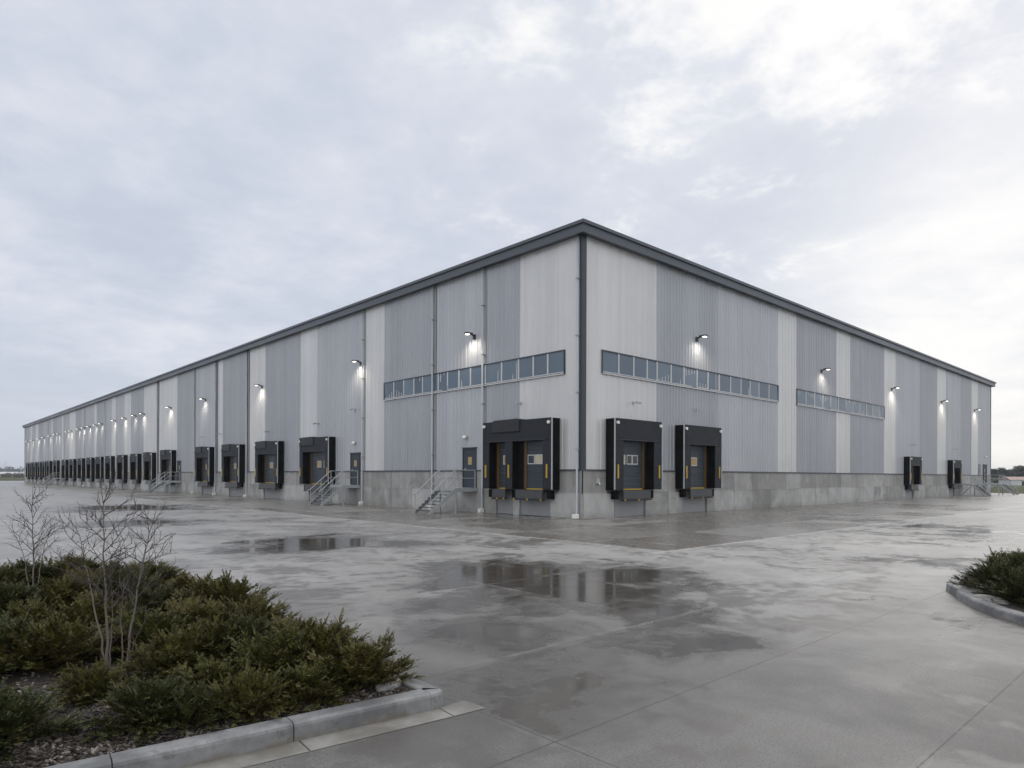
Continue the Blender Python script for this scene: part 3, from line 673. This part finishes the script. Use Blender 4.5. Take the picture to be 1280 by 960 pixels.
# ------------------------------------------------------------------ steel stairs
def stairs(w, s, lab, wd=1.5, land=1.7, run=1.6, brace=False):
    t_ = thing('metal_staircase', lab, 'staircase', wpos(w, s), wrot(w), 'steel stairs up to the doors')
    zt = 1.40; h = wd / 2; y1 = -land; y2 = -land - run
    m_ = MB(); m_.box(-h, h, y1, -.06, zt - .04, zt); m_.box(-h, -h + .05, y1, -.06, zt - .20, zt - .041); m_.box(h - .05, h, y1, -.06, zt - .20, zt - .041); m_.box(-h + .051, h - .051, y1, y1 + .05, zt - .20, zt - .041)
    m_.build('landing', M['galv'], t_)
    for sg in (-1, 1):
        q = MB(); x0, x1 = sorted((sg * h, sg * (h - .04)))
        q.add([(x, y, z) for x in (x0, x1) for (y, z) in ((y1, zt - .0), (y1, zt - .26), (y2 + .02, 0.0), (y2 - .18, 0.0), (y2 - .18, .10))],
              [(0, 1, 2, 3, 4), (9, 8, 7, 6, 5)] + [(a, (a + 1) % 5, (a + 1) % 5 + 5, a + 5) for a in range(5)]); q.build('stringer', M['galv'], t_)
    N = 7
    for k in range(N):
        f = (k + .5) / N; z = zt * (1 - (k + 1) / (N + 1)); y = y1 - run * (k + 1) / (N + 1) + .0
        q = MB(); q.box(-h + .042, h - .042, y - .24, y + .02, z - .035, z); q.build('tread', M['steel'], t_)
    hr = 1.02
    for sg in (-1, 1):
        x = sg * (h - .02); q = MB()
        for dz_, r in ((hr, .030), (hr * .55, .022)):
            pts = [(x, -.25, zt + dz_), (x, y1, zt + dz_), (x, y2 - .10, dz_ + .06)]
            if dz_ == hr: pts += [(x, y2 - .28, dz_ + .02), (x, y2 - .28, dz_ - .12)]
            q.tube(pts, r, 6)
        q.build('handrail', M['galv'], t_)
        for (y, z) in ((-.25, zt), (y1 + .03, zt), ((y1 + y2) / 2, zt / 2 + .05), (y2 - .06, .05)):
            q = MB(); q.tube([(x, y, z - .06), (x, y, z + hr)], .028, 6); q.build('post', M['galv'], t_)
        q = MB(); q.box(x - .04, x + .04, y1 + .02, y1 + .10, 0, zt - .205); q.box(x - .08, x + .08, y1 - .02, y1 + .14, 0, .015); q.build('leg', M['galv'], t_)
        if brace:
            q = MB(); q.bar((x, -.1, .25), (x, y1 + .3, zt - .2), .06, .06); q.build('brace', M['galv'], t_)
stairs('L', 8.62, 'grey steel stairs with handrails up to the door beside the double dock')
stairs('L', 22.0, 'grey steel stairs up to the second left-wall door in front of the hooded dock', 1.8, 1.45, 1.5)
stairs('L', 62.6, 'grey steel stairs on the left wall beyond the middle docks, third from the corner', 1.8, 1.4, 1.6)
stairs('L', 137.0, 'tiny steel stairs among the far docks of the left wall', 1.9, 1.4, 1.6)
stairs('R', 66.0, 'steel stairs beside the last dock of the right wall', 1.8, 1.3, 1.35, True)
stairs('R', 76.9, 'steel stairs standing out past the far right end of the warehouse', 2.0, 1.8, 1.4, True)

# ------------------------------------------------------------------ planting beds
def kerb(name, path, lab, closed=False, step=1.0, w=.19, h=.15):
    """kerb stones laid along a path; the path is the outer foot, the bed on its left"""
    P = [Vector((x, y, 0)) for x, y in path]; n = len(P)
    nor = []
    for i in range(n):
        a = (P[i] - P[i - 1]).normalized() if (i > 0 or closed) else None
        b = (P[(i + 1) % n] - P[i]).normalized() if (i < n - 1 or closed) else None
        l1 = Vector((-a.y, a.x, 0)) if a else None; l2 = Vector((-b.y, b.x, 0)) if b else None
        if l1 and l2: m_ = (l1 + l2).normalized(); m_ /= max(.5, m_.dot(l2))
        else: m_ = l1 or l2
        nor.append(m_)
    prof = [(0, -.02), (.004, h - .035), (.012, h - .014), (.035, h), (w - .015, h), (w, h - .012), (w, -.02)]
    mb = MB(); seg = list(range(n if closed else n - 1))
    for i in seg:
        a, b = P[i], P[(i + 1) % n]; na, nb = nor[i], nor[(i + 1) % n]; L_ = (b - a).length
        cuts = max(1, round(L_ / step))
        for c_ in range(cuts):
            g = .004 / L_ if cuts > 1 or L_ > .7 else 0
            f0, f1 = c_ / cuts + g, (c_ + 1) / cuts - g
            V = []
            for f in (f0, f1):
                p0 = a.lerp(b, f); nn = na.lerp(nb, f)
                V += [p0 + nn * o + UP * z for o, z in prof]
            k = len(prof)
            mb.add(V, [(q, q + 1, q + 1 + k, q + k) for q in range(k - 1)] + [tuple(range(k)), tuple(range(2 * k - 1, k - 1, -1))])
    return tag(mb.build(name, M['kerb']), lab, 'kerb', kind='structure'), [p + nn * (w - .01) for p, nn in zip(P, nor)]
# left bed: front edge, corner, back edge, rounded far end (counter-clockwise, bed on the left)
lp = [(-28.5, -16.18), (-24.6, -16.60), (-23.75, -16.70), (-21.30, -16.975), (-21.19, -16.975), (-21.13, -16.92), (-21.12, -16.80), (-21.09, -12.0), (-21.06, -8.2)]
for k in range(1, 7):
    a = k / 6 * math.pi / 2; lp.append((-22.06 + math.cos(a) * 1.0, -8.2 + math.sin(a) * 1.0))
lp += [(-28.5, -7.0)]
kerb('kerb', lp, 'grey concrete kerb of the left planting bed', True)
rp_ = [ground_at(1180 + x / 8, 680 + y / 8, .15) for x, y in [(800, 720), (520, 640), (300, 560), (150, 480), (85, 430)]]
rp = [(-15.2, -23.5), (-14.05, -21.2), (-13.5, -20.32)] + [(p.x, p.y) for p in rp_]
rp = rp[::-1]
ext = [(-3.0, -24.0), (-3.0, -17.75), (-6.0, -17.9), (-8.6, -17.98), (-9.8, -18.08), (-10.5, -18.2)]
path_r = [(-15.2, -23.5)] + ext + rp[:-1]
# make counter-clockwise
ar = sum(a[0] * b[1] - b[0] * a[1] for a, b in zip(path_r, path_r[1:] + path_r[:1]))
if ar < 0: path_r = path_r[::-1]
kerb('kerb', path_r, 'curved grey concrete kerb of the right planting bed', True, 1.6)
def bed(path, lab, cx, cy, top=.13, amp=.10):
    n = len(path); mb = MB(); P = [Vector((x, y, 0)) for x, y in path]; c_ = Vector((cx, cy, 0)); R_ = 14
    # resample the outline
    out = []
    for a, b in zip(P, P[1:] + P[:1]):
        m_ = max(1, int((b - a).length / .35))
        out += [a.lerp(b, q / m_) for q in range(m_)]
    rings = []
    for r in range(R_):
        f = 1 - .0 - r / R_; ring_ = []
        for p in out:
            q = c_ + (p - c_) * f
            d_ = (p - q).length; 
            if r == 0: q = p + (c_ - p).normalized() * .12
            z = .085 + min(1, d_ / 1.2) * (top - .06) + mnoise.noise(q * 1.3) * amp * min(1, d_ / .5) * .5 + mnoise.noise(q * 7) * .012
            ring_.append((q.x, q.y, z))
        rings.append(ring_)
    V = [v for r in rings for v in r] + [(cx, cy, .09 + top)]
    k = len(out); F = [(r * k + q, r * k + (q + 1) % k, (r + 1) * k + (q + 1) % k, (r + 1) * k + q) for r in range(R_ - 1) for q in range(k)]
    F += [((R_ - 1) * k + q, (R_ - 1) * k + (q + 1) % k, R_ * k) for q in range(k)]
    mb.add(V, F); return tag(mb.build('planting_bed', M['mulch'], smooth=True), lab, 'planting bed', kind='structure')
bed(lp, 'dark bark mulch of the left planting bed', -24.2, -11.8)
bed(path_r, 'dark bark mulch of the right planting bed', -8.5, -21.0)
# gutter strip along the front kerb
gu = MB(); z = .004
a, b, c_ = Vector((-28.5, -16.18, z)), Vector((-23.75, -16.70, z)), Vector((-21.22, -16.985, z)); out_ = Vector((-.11, -1, 0)).normalized() * .25
for p, q in ((a, b), (b, c_)):
    m_ = max(1, int((q - p).length / 1.0))
    for k in range(m_):
        p0, p1 = p.lerp(q, k / m_ + .003), p.lerp(q, (k + 1) / m_ - .003); gu.quad(p0 + out_, p1 + out_, p1, p0)
e0 = c_; gu.quad(c_ + out_ + Vector((.004, 0, 0)), c_ + out_ + Vector((.34, -.03, 0)), c_ + Vector((.30, .02, 0)), c_ + Vector((.004, 0, 0)))
tag(gu.build('gutter', M['gutter'], fix=False), 'pale concrete gutter strip along the front kerb', 'gutter', kind='structure')
# bark chips
random.seed(3)
ch = MB()
def chip_area(x0, x1, y0, y1, n, zf):
    for _ in range(n):
        x, y = random.uniform(x0, x1), random.uniform(y0, y1)
        l, wd_ = random.uniform(.015, .055), random.uniform(.006, .018); a = random.uniform(0, 6.28); t1, t2 = random.gauss(0, .35), random.gauss(0, .5)
        u = Vector((math.cos(a), math.sin(a), t1)).normalized() * l; v = Vector((-math.sin(a), math.cos(a), t2)).normalized() * wd_
        p = Vector((x, y, zf(x, y))); th = Vector((0, 0, .006))
        ch.add([p - u - v, p + u - v, p + u + v, p - u + v, p - u - v + th, p + u - v + th, p + u + v + th, p - u + v + th], [(4, 5, 6, 7), (0, 1, 5, 4), (1, 2, 6, 5), (2, 3, 7, 6), (3, 0, 4, 7)])
dg = None
def bed_z(x, y):
    return bedray(x, y)
bpy.context.view_layer.update()
from mathutils.bvhtree import BVHTree
beds = [o for o in bpy.data.objects if o.name.startswith('planting_bed')]
bvh = [BVHTree.FromObject(o, bpy.context.evaluated_depsgraph_get()) for o in beds]
def bedray(x, y):
    z = -1
    for b_ in bvh:
        h = b_.ray_cast(Vector((x, y, 3)), Vector((0, 0, -1)))
        if h[0] is not None: z = max(z, h[0].z)
    return z if z > 0 else .05
def front_y(x): return -16.70 - (x + 23.75) * .112
for _ in range(9000):
    x = random.uniform(-25.0, -21.35); y = front_y(x) + .2 + abs(random.gauss(0, 1.1))
    if y > -9: continue
    l, wd_ = random.uniform(.010, .042), random.uniform(.004, .013); a = random.uniform(0, 6.28)
    u = Vector((math.cos(a), math.sin(a), random.gauss(0, .3))).normalized() * l; v = Vector((-math.sin(a), math.cos(a), random.gauss(0, .4))).normalized() * wd_
    p = Vector((x, y, bedray(x, y) + .004)); th = Vector((0, 0, .005))
    ch.add([p - u - v, p + u - v, p + u + v, p - u + v, p - u - v + th, p + u - v + th, p + u + v + th, p - u + v + th], [(4, 5, 6, 7), (0, 1, 5, 4), (1, 2, 6, 5), (2, 3, 7, 6), (3, 0, 4, 7)])
tag(ch.build('mulch_chips', M['chip'], fix=False), 'loose bark chips scattered over the left bed', 'mulch', kind='stuff')

# ------------------------------------------------------------------ junipers
def juniper_meshes(seed, dark):
    rnd = random.Random(seed); fo = MB(); wo = MB()
    def leafspray(base, dirv, length, nrm):
        side = dirv.cross(nrm).normalized(); n = 7
        for k in range(n):
            f = (k + .6) / n; p = base + dirv * (length * f)
            for sg in (-1, 1):
                ld = (dirv * .75 + side * sg * .7 + nrm * rnd.gauss(0, .25)).normalized(); L_ = length * .33 * (1.15 - .6 * f) * rnd.uniform(.8, 1.2); wd_ = L_ * .23
                t = ld.cross(nrm + Vector((rnd.gauss(0, .3), rnd.gauss(0, .3), rnd.gauss(0, .3)))).normalized() * wd_
                fo.add([p, p + ld * L_ * .45 + t, p + ld * L_, p + ld * L_ * .45 - t], [(0, 1, 2, 3)])
        p = base + dirv * length; t = side * length * .03
        fo.add([base + t * .6, base - t * .6, p - t * .3, p + dirv * length * .12, p + t * .3], [(0, 1, 2, 3, 4)])
    for b in range(80):
        az = rnd.uniform(0, 6.283); el = rad(rnd.choice([8, 15, 25, 35, 50, 65]) + rnd.gauss(0, 7)); L_ = rnd.uniform(.42, .60) * (1 - .28 * max(0, el / 1.2))
        d0 = Vector((math.cos(az) * math.cos(el), math.sin(az) * math.cos(el), math.sin(el))); p = Vector((rnd.gauss(0, .07), rnd.gauss(0, .07), .02)); pts = [p.copy()]
        S = 6; dd = d0.copy()
        for k in range(S):
            dd = (dd + Vector((rnd.gauss(0, .10), rnd.gauss(0, .10), rnd.gauss(.0, .08) - (.05 if k > 3 else -.02)))).normalized(); p = p + dd * (L_ / S); pts.append(p.copy())
            if k >= 1:
                nrm = dd.cross(UP).cross(dd).normalized() if abs(dd.z) < .97 else Vector((1, 0, 0))
                for sg in (-1, 1):
                    sd = dd.cross(nrm).normalized()
                    for q in range(2 if k < S - 1 else 3):
                        tw = (dd * rnd.uniform(.5, .9) + sd * sg * rnd.uniform(.4, .8) + nrm * rnd.uniform(-.15, .55)).normalized()
                        leafspray(p - dd * rnd.uniform(0, L_ / S), tw, rnd.uniform(.075, .145) * (1 if k < S - 1 else .85), (nrm + Vector((rnd.gauss(0, .4), rnd.gauss(0, .4), rnd.gauss(0, .2)))).normalized())
        leafspray(p, dd, rnd.uniform(.10, .15), UP)
        wo.tube(pts, [.010 * (1 - .75 * k / S) for k in range(S + 1)], 4, cap=False)
    return fo.mesh('juniper_foliage', M['juniper_dark' if dark else 'juniper'], fix=False), wo.mesh('juniper_stem', M['wood'], fix=False)
VAR = [juniper_meshes(11 + k, k in (1, 4)) for k in range(6)]
def juniper(p, sc, var, lab, group, rz=None, zs=1.0):
    t_ = thing('juniper_shrub', lab, 'shrub', (p.x, p.y, bedray(p.x, p.y) - .02), random.uniform(0, 6.28) if rz is None else rz, group); t_.scale = (sc, sc, sc * zs)
    for me, nm in zip(VAR[var], ('foliage', 'stem')):
        o = bpy.data.objects.new(nm, me); COL.objects.link(o); o.parent = t_
    return t_
random.seed(21)
G1 = 'low junipers massed in the left bed'
SH = [(-15, 742, 1.15, 0, 'feathery juniper cut by the left picture edge, behind the leftmost sapling'), (38, 732, 1.1, 1, 'dark juniper at the foot of the leftmost bare sapling'), (88, 727, 1.05, 2, 'juniper at the back of the left bed between the two bare saplings'),
      (140, 726, 1.05, 3, 'juniper on the back edge of the left bed right behind the tall sapling'), (190, 732, 1.1, 0, 'bright juniper on the back edge, right of the leaning sapling top'), (236, 748, 1.1, 5, 'broad juniper on the sloping back edge above the yard, right of both saplings'),
      (276, 768, 1.05, 2, 'juniper on the back edge, fifth back from the kerb corner'), (318, 790, 1.05, 3, 'juniper on the back edge, fourth back from the kerb corner'), (356, 812, 1.0, 0, 'juniper on the back edge, third back from the kerb corner'),
      (396, 834, .95, 2, 'juniper on the back edge, second back from the kerb corner'), (446, 852, .90, 5, 'ragged juniper beside the pale rock in the kerb corner'), (5, 775, 1.1, 4, 'dark juniper at the left picture edge, level with the left sapling base'),
      (72, 768, 1.1, 5, 'olive juniper left of the tall sapling stems, mid depth of the bed'), (200, 772, 1.0, 1, 'dark juniper right of the leaning sapling stem'), (246, 798, 1.0, 0, 'juniper in the middle of the bed, between the sapling and the back edge'),
      (296, 824, .95, 4, 'dark juniper in the middle of the bed, facing the second kerb stone'), (340, 848, .9, 3, 'yellowish juniper close behind the front kerb, second from the corner rock'), (384, 866, .72, 0, 'small juniper just behind the front kerb beside the ragged corner juniper'),
      (60, 832, 1.05, 2, 'bright green juniper left of the sapling bases'), (-10, 838, 1.0, 1, 'dark juniper at the left picture edge, beside the bright green juniper'), (222, 842, .95, 3, 'juniper right beside the base of the leaning sapling'),
      (268, 866, .85, 5, 'juniper near the front kerb, third from the corner rock'), (312, 886, .62, 2, 'small juniper touching the front kerb near its second joint'), (182, 898, .72, 4, 'big dark juniper nearest the camera in the bed middle'),
      (232, 900, .65, 1, 'small dark juniper at the front kerb, right of the big dark one'), (-5, 930, .85, 4, 'dark shadowy juniper in the bottom left corner of the photo'), (118, 872, .6, 3, 'small sparse juniper on the bare mulch in front of the saplings'),
      (35, 800, .95, 3, 'juniper between the left sapling and the bright green juniper'), (150, 790, .8, 1, 'dark juniper directly behind the sapling bases'), (108, 752, 1.05, 0, 'juniper standing between the two groups of bare stems'), (160, 762, 1.05, 4, 'dark juniper showing between the tall sapling and the leaning one'),
      (112, 800, .95, 5, 'juniper hard against the left of the tall sapling base'), (185, 815, .95, 2, 'juniper hard against the right of the leaning sapling base'), (255, 830, .9, 2, 'juniper filling the gap in the middle of the bed, facing the first kerb joint')]
for (px, py, sc, var, lab) in SH:
    juniper(ground_at(px, py, .16), sc * (random.uniform(.88, 1.12) if px < 390 else 1.06), var, lab, G1, zs=random.uniform(.88, 1.15) if px < 390 else 1.0)
G2 = 'junipers in the right bed'
for (px, py, sc, var, lab) in [(1247, 738, 1.1, 1, 'dark juniper at the tip of the right kerbed bed'), (1274, 733, 1.25, 4, 'dark juniper behind the tip of the right bed, at the right picture edge'), (1285, 752, 1.1, 1, 'dark juniper in the right bed nearest the curved kerb'), (1268, 722, 1.1, 2, 'pale flecked juniper at the far side of the right bed'), (1305, 735, 1.1, 1, 'dark juniper cut off by the right picture edge')]:
    juniper(ground_at(px, py, .16), sc, var, lab, G2, zs=1.0)

# ------------------------------------------------------------------ bare saplings
def sapling(px, py, stems, lab, seed):
    rnd = random.Random(seed); p0 = ground_at(px, py, .15); z = bedray(p0.x, p0.y)
    t_ = thing('sapling', lab, 'sapling', (p0.x, p0.y, z - .03), math.atan2(RGT.y, RGT.x), 'bare multi-stemmed saplings')
    tw = MB()
    def twig(p, d_, L_, r, lev):
        n = 4; pts = [p.copy()]; dd = d_.copy()
        for k in range(n):
            dd = (dd + Vector((rnd.gauss(0, .13), rnd.gauss(0, .13), rnd.gauss(.05, .10)))).normalized(); p = p + dd * (L_ / n); pts.append(p.copy())
            if lev < 2 and L_ > .10 and k < n - 0:
                for _ in range(rnd.choice([1, 1, 2]) if lev == 0 else rnd.choice([0, 1, 1])):
                    az = rnd.uniform(0, 6.28); perp = dd.orthogonal().normalized(); perp = Matrix.Rotation(az, 3, dd) @ perp
                    twig(p, (dd * .75 + perp * .7 + Vector((0, 0, .15))).normalized(), L_ * rnd.uniform(.28, .5), r * .6, lev + 1)
        tw.tube(pts, [r * (1 - .6 * k / n) for k in range(n + 1)], 4, cap=False)
        if rnd.random() < .5: tw.tube([p, p + dd * .012], [r * 1.3, r * .5], 4)     # bud
    for (pts, r0, nb) in stems:
        st = MB(); P = []
        V = [Vector(q) for q in pts]
        for a, b in zip(V[:-1], V[1:]):
            for k in range(6): P.append(a.lerp(b, k / 6) + Vector((rnd.gauss(0, .006), rnd.gauss(0, .006), 0)))
        P.append(V[-1]); n = len(P)
        st.tube(P, [r0 * (1 - .82 * (k / (n - 1)) ** .8) for k in range(n)], 7); st.build('stem', M['bark'], t_, smooth=True)
        Ht = (V[-1] - V[0]).length
        for k in range(nb):
            f = .34 + .62 * (k + rnd.random() * .5) / nb; i = min(int(f * (n - 1)), n - 2); dd = (P[i + 1] - P[i]).normalized()
            az = k * 2.4 + rnd.gauss(0, .4); perp = Matrix.Rotation(az, 3, 'Z') @ Vector((1, 0, 0))
            el = rnd.uniform(.55, .95)
            twig(P[i], (perp + Vector((0, 0, el))).normalized(), Ht * rnd.uniform(.17, .30) * (1.15 - .6 * f), r0 * .36, 0)
    tw.build('twigs', M['twig'], t_)
    return t_
sapling(135, 840, [([(0, 0, 0), (-.03, .02, .6), (-.05, .0, 1.2), (-.075, .02, 1.93)], .016, 20), ([(-.02, .03, 0), (-.20, .10, .65), (-.34, .15, 1.15), (-.47, .2, 1.55)], .011, 11), ([(.03, -.03, 0), (.07, -.05, .45), (.10, -.08, .85)], .009, 6)],
        'tallest bare sapling with a straight thin stem in the left bed', 5)
sapling(156, 844, [([(0, 0, 0), (.06, .03, .6), (.14, .05, 1.1), (.27, .08, 1.70)], .014, 17), ([(-.02, .03, 0), (-.07, .05, .5), (-.04, .05, .95)], .009, 7), ([(.02, .0, 0), (.11, -.05, .35), (.27, -.1, .62)], .007, 4)],
        'bare sapling leaning right beside the tallest one', 8)
sapling(40, 752, [([(0, 0, 0), (.01, .02, .6), (-.0, .0, 1.2), (-.01, .02, 1.80)], .015, 20), ([(.03, .02, 0), (.12, .06, .8), (.27, .1, 1.35)], .010, 10), ([(-.03, .02, 0), (-.16, .06, .7), (-.42, .1, 1.25)], .010, 10)],
        'bare sapling furthest left, standing at the back of the bed', 13)

# ------------------------------------------------------------------ rocks
def rock(p, sx, sy, sz, rz, lab, seed):
    bm = bmesh.new(); bmesh.ops.create_icosphere(bm, subdivisions=4, radius=1)
    off = Vector((seed * 7.3, seed * 3.1, 1.7))
    for v in bm.verts:
        q = v.co.copy(); v.co = q * (1 + .22 * mnoise.noise(q * 1.4 + off) + .07 * mnoise.noise(q * 4 + off) + .02 * mnoise.noise(q * 12 + off))
        v.co.x *= sx; v.co.y *= sy; v.co.z *= sz
    me = bpy.data.meshes.new('rock'); bm.to_mesh(me); bm.free(); me.materials.append(M['rock']); me.polygons.foreach_set('use_smooth', [True] * len(me.polygons))
    o = bpy.data.objects.new('rock', me); COL.objects.link(o); o.location = (p.x, p.y, bedray(p.x, p.y) + sz * .45); o.rotation_euler = (0, 0, rz)
    return tag(o, lab, 'rock', 'pale rocks in the beds')
rock(ground_at(485, 856, .15), .165, .11, .075, .6, 'pale rounded rock inside the corner of the left kerb', 1)
rock(ground_at(1214, 737, .15), .30, .20, .06, .2, 'flat pale rock at the tip of the right bed', 2)
rock(ground_at(1238, 748, .15), .34, .18, .06, .9, 'flat pale rock behind the curved kerb of the right bed', 3)

# ------------------------------------------------------------------ far surroundings
def crown_mb(mb, c_, rx, rz, n, rnd, leaf):
    for _ in range(n):
        while True:
            q = Vector((rnd.uniform(-1, 1), rnd.uniform(-1, 1), rnd.uniform(-1, 1)))
            if .25 < q.length < 1: break
        k = 1 + .35 * mnoise.noise(q.normalized() * 1.8 + c_)
        p = c_ + Vector((q.x * rx * k, q.y * rx * k, q.z * rz * k))
        a = Vector((rnd.gauss(0, 1), rnd.gauss(0, 1), rnd.gauss(0, 1))).normalized(); b = a.orthogonal().normalized(); s_ = leaf * rnd.uniform(.5, 1.2)
        mb.add([p - a * s_, p + b * s_ * .7, p + a * s_, p - b * s_ * .7], [(0, 1, 2, 3)])
def tree_mesh(seed, h):
    rnd = random.Random(seed); cr = MB(); tr = MB()
    tr.tube([(0, 0, -.1), (.1, 0, h * .3), (0, .1, h * .65)], [h * .03, h * .022, h * .01], 6)
    for k in range(5):
        a = rnd.uniform(0, 6.28); tr.tube([(0, 0, h * .3), (math.cos(a) * h * .2, math.sin(a) * h * .2, h * .6)], [h * .014, h * .005], 4)
    for k in range(9):
        a = rnd.uniform(0, 6.28); r = rnd.uniform(0, .28) * h; zc_ = h * rnd.uniform(.35, .85)
        crown_mb(cr, Vector((math.cos(a) * r, math.sin(a) * r, zc_)), h * rnd.uniform(.15, .24), h * rnd.uniform(.11, .17), 420, rnd, h * .028)
    return cr.mesh('tree_crown', M['far_leaf'], fix=False), tr.mesh('tree_trunk', M['wood'], fix=False)
TV = [tree_mesh(40 + k, 8.0) for k in range(3)]
random.seed(5)
def far_tree(px, dep, sc, var, lab, group):
    p = far_at(px, dep); t_ = thing('tree', lab, 'tree', (p.x, p.y, -.03), random.uniform(0, 6), group); t_.scale = (sc * 1.25, sc * 1.25, sc)
    for me, nm in zip(TV[var], ('crown', 'trunk')):
        o = bpy.data.objects.new(nm, me); COL.objects.link(o); o.parent = t_
for k, (px, dep, sc, lab) in enumerate([(1246, 300, .80, 'distant dark tree right against the far right end of the warehouse'), (1256, 310, .88, 'distant rounded tree second from the warehouse end on the right'), (1266, 320, .80, 'distant tree third from the warehouse end on the right'),
                                        (1276, 300, 1.0, 'tallest distant tree at the right picture edge'), (1290, 310, .9, 'distant tree just cut by the right picture edge')]):
    far_tree(px, dep, sc, k % 3, lab, 'distant trees beyond the right end')
def woodbelt(name, pts, h, n, mt, lab, leaf=1.2, kind='stuff'):
    rnd = random.Random(len(lab)); mb = MB()
    for a, b in zip(pts[:-1], pts[1:]):
        L_ = (b - a).length; m_ = max(1, int(L_ / (h * .55)))
        for k in range(m_):
            c_ = a.lerp(b, (k + rnd.random()) / m_) + FWD * rnd.uniform(0, h * 3); hh = h * rnd.uniform(.65, 1.1)
            crown_mb(mb, c_ + Vector((0, 0, hh * .5)), hh * .65, hh * .5, n, rnd, leaf)
    return tag(mb.build(name, mt, fix=False), lab, 'wood' if 'wood' in name else 'scrub', kind=kind)
woodbelt('wood', [far_at(1190, 380), far_at(1300, 380), far_at(1420, 360)], 7.4, 160, M['far_wood'], 'far belt of trees on the skyline at the right', .75)
woodbelt('wood', [far_at(-140, 900), far_at(60, 900), far_at(160, 900)], 11.5, 140, M['far_wood'], 'far low wooded rise on the skyline at the left', 1.5)
woodbelt('scrub', [far_at(1215, 215), far_at(1300, 215), far_at(1400, 215)], 2.6, 160, M['scrub'], 'brownish scrub in front of the far trees at the right', .3)
woodbelt('scrub', [far_at(-120, 420), far_at(50, 420)], 3.0, 120, M['scrub'], 'pale brownish scrub beyond the yard at the left', .4)
def shed(px, dep, wd, dp, h, rz, lab, roofm):
    p = far_at(px, dep); t_ = thing('farm_shed', lab, 'shed', (p.x, p.y, -.03), rz, 'far sheds on the fields')
    MB().box(-wd / 2, wd / 2, -dp / 2, dp / 2, 0, h).build('wall', M['shed'], t_)
    r = MB(); r.add([(-wd / 2 - .3, -dp / 2 - .3, h), (-wd / 2 - .3, dp / 2 + .3, h), (-wd / 2 - .3, 0, h + dp * .18), (wd / 2 + .3, -dp / 2 - .3, h), (wd / 2 + .3, dp / 2 + .3, h), (wd / 2 + .3, 0, h + dp * .18)],
                    [(0, 1, 2), (3, 5, 4), (0, 2, 5, 3), (1, 4, 5, 2), (0, 3, 4, 1)]); r.build('roof', roofm, t_)
    d_ = MB(); d_.box(-1.6, 1.6, -dp / 2 - .06, -dp / 2 - .005, 0, h * .75); d_.build('door', M['trim'], t_)
shed(1276, 190, 9, 5, 1.5, -.75, 'low pale shed with brown roof in the field at the right picture edge', M['shedroof'])
shed(10, 560, 18, 8, 2.6, -.7, 'low white shed far off at the left picture edge', M['shed'])
shed(28, 600, 14, 8, 2.4, -.6, 'low white shed far off nearer the left end of the warehouse', M['shed'])
for (px, hgt, lab) in ((6.5, 14.5, 'taller thin mast on the skyline at the far left'), (3.4, 11.0, 'shorter thin mast on the skyline at the left picture edge')):
    p = far_at(px, 640); t_ = thing('mast', lab, 'mast', (p.x, p.y, 0), 0, 'thin masts on the skyline')
    m_ = MB(); m_.tube([(0, 0, -.1), (0, 0, hgt)], [.22, .10], 6); m_.build('pole', M['galv'], t_)
    m_ = MB(); m_.bar((-1.0, 0, hgt * .9), (1.0, 0, hgt * .9), .12, .12); m_.build('crossarm', M['galv'], t_)

# ------------------------------------------------------------------ damp air
GXH = 3050
hz = MB().box(-GXH, GXH, -GXH, GXH, -1.0, 16.5)
hm = bpy.data.materials.new('haze'); hm.use_nodes = True; ht = NT(hm.node_tree); ht.n.clear()
hv = ht.node('ShaderNodeVolumePrincipled', {'Color': (.80, .86, .95), 'Density': .0003, 'Anisotropy': .3})
ht.l.new(hv.outputs[0], ht.node('ShaderNodeOutputMaterial').inputs['Volume'])
tag(hz.build('haze', hm), 'thin pale damp haze over the yard and fields', 'haze', kind='stuff')
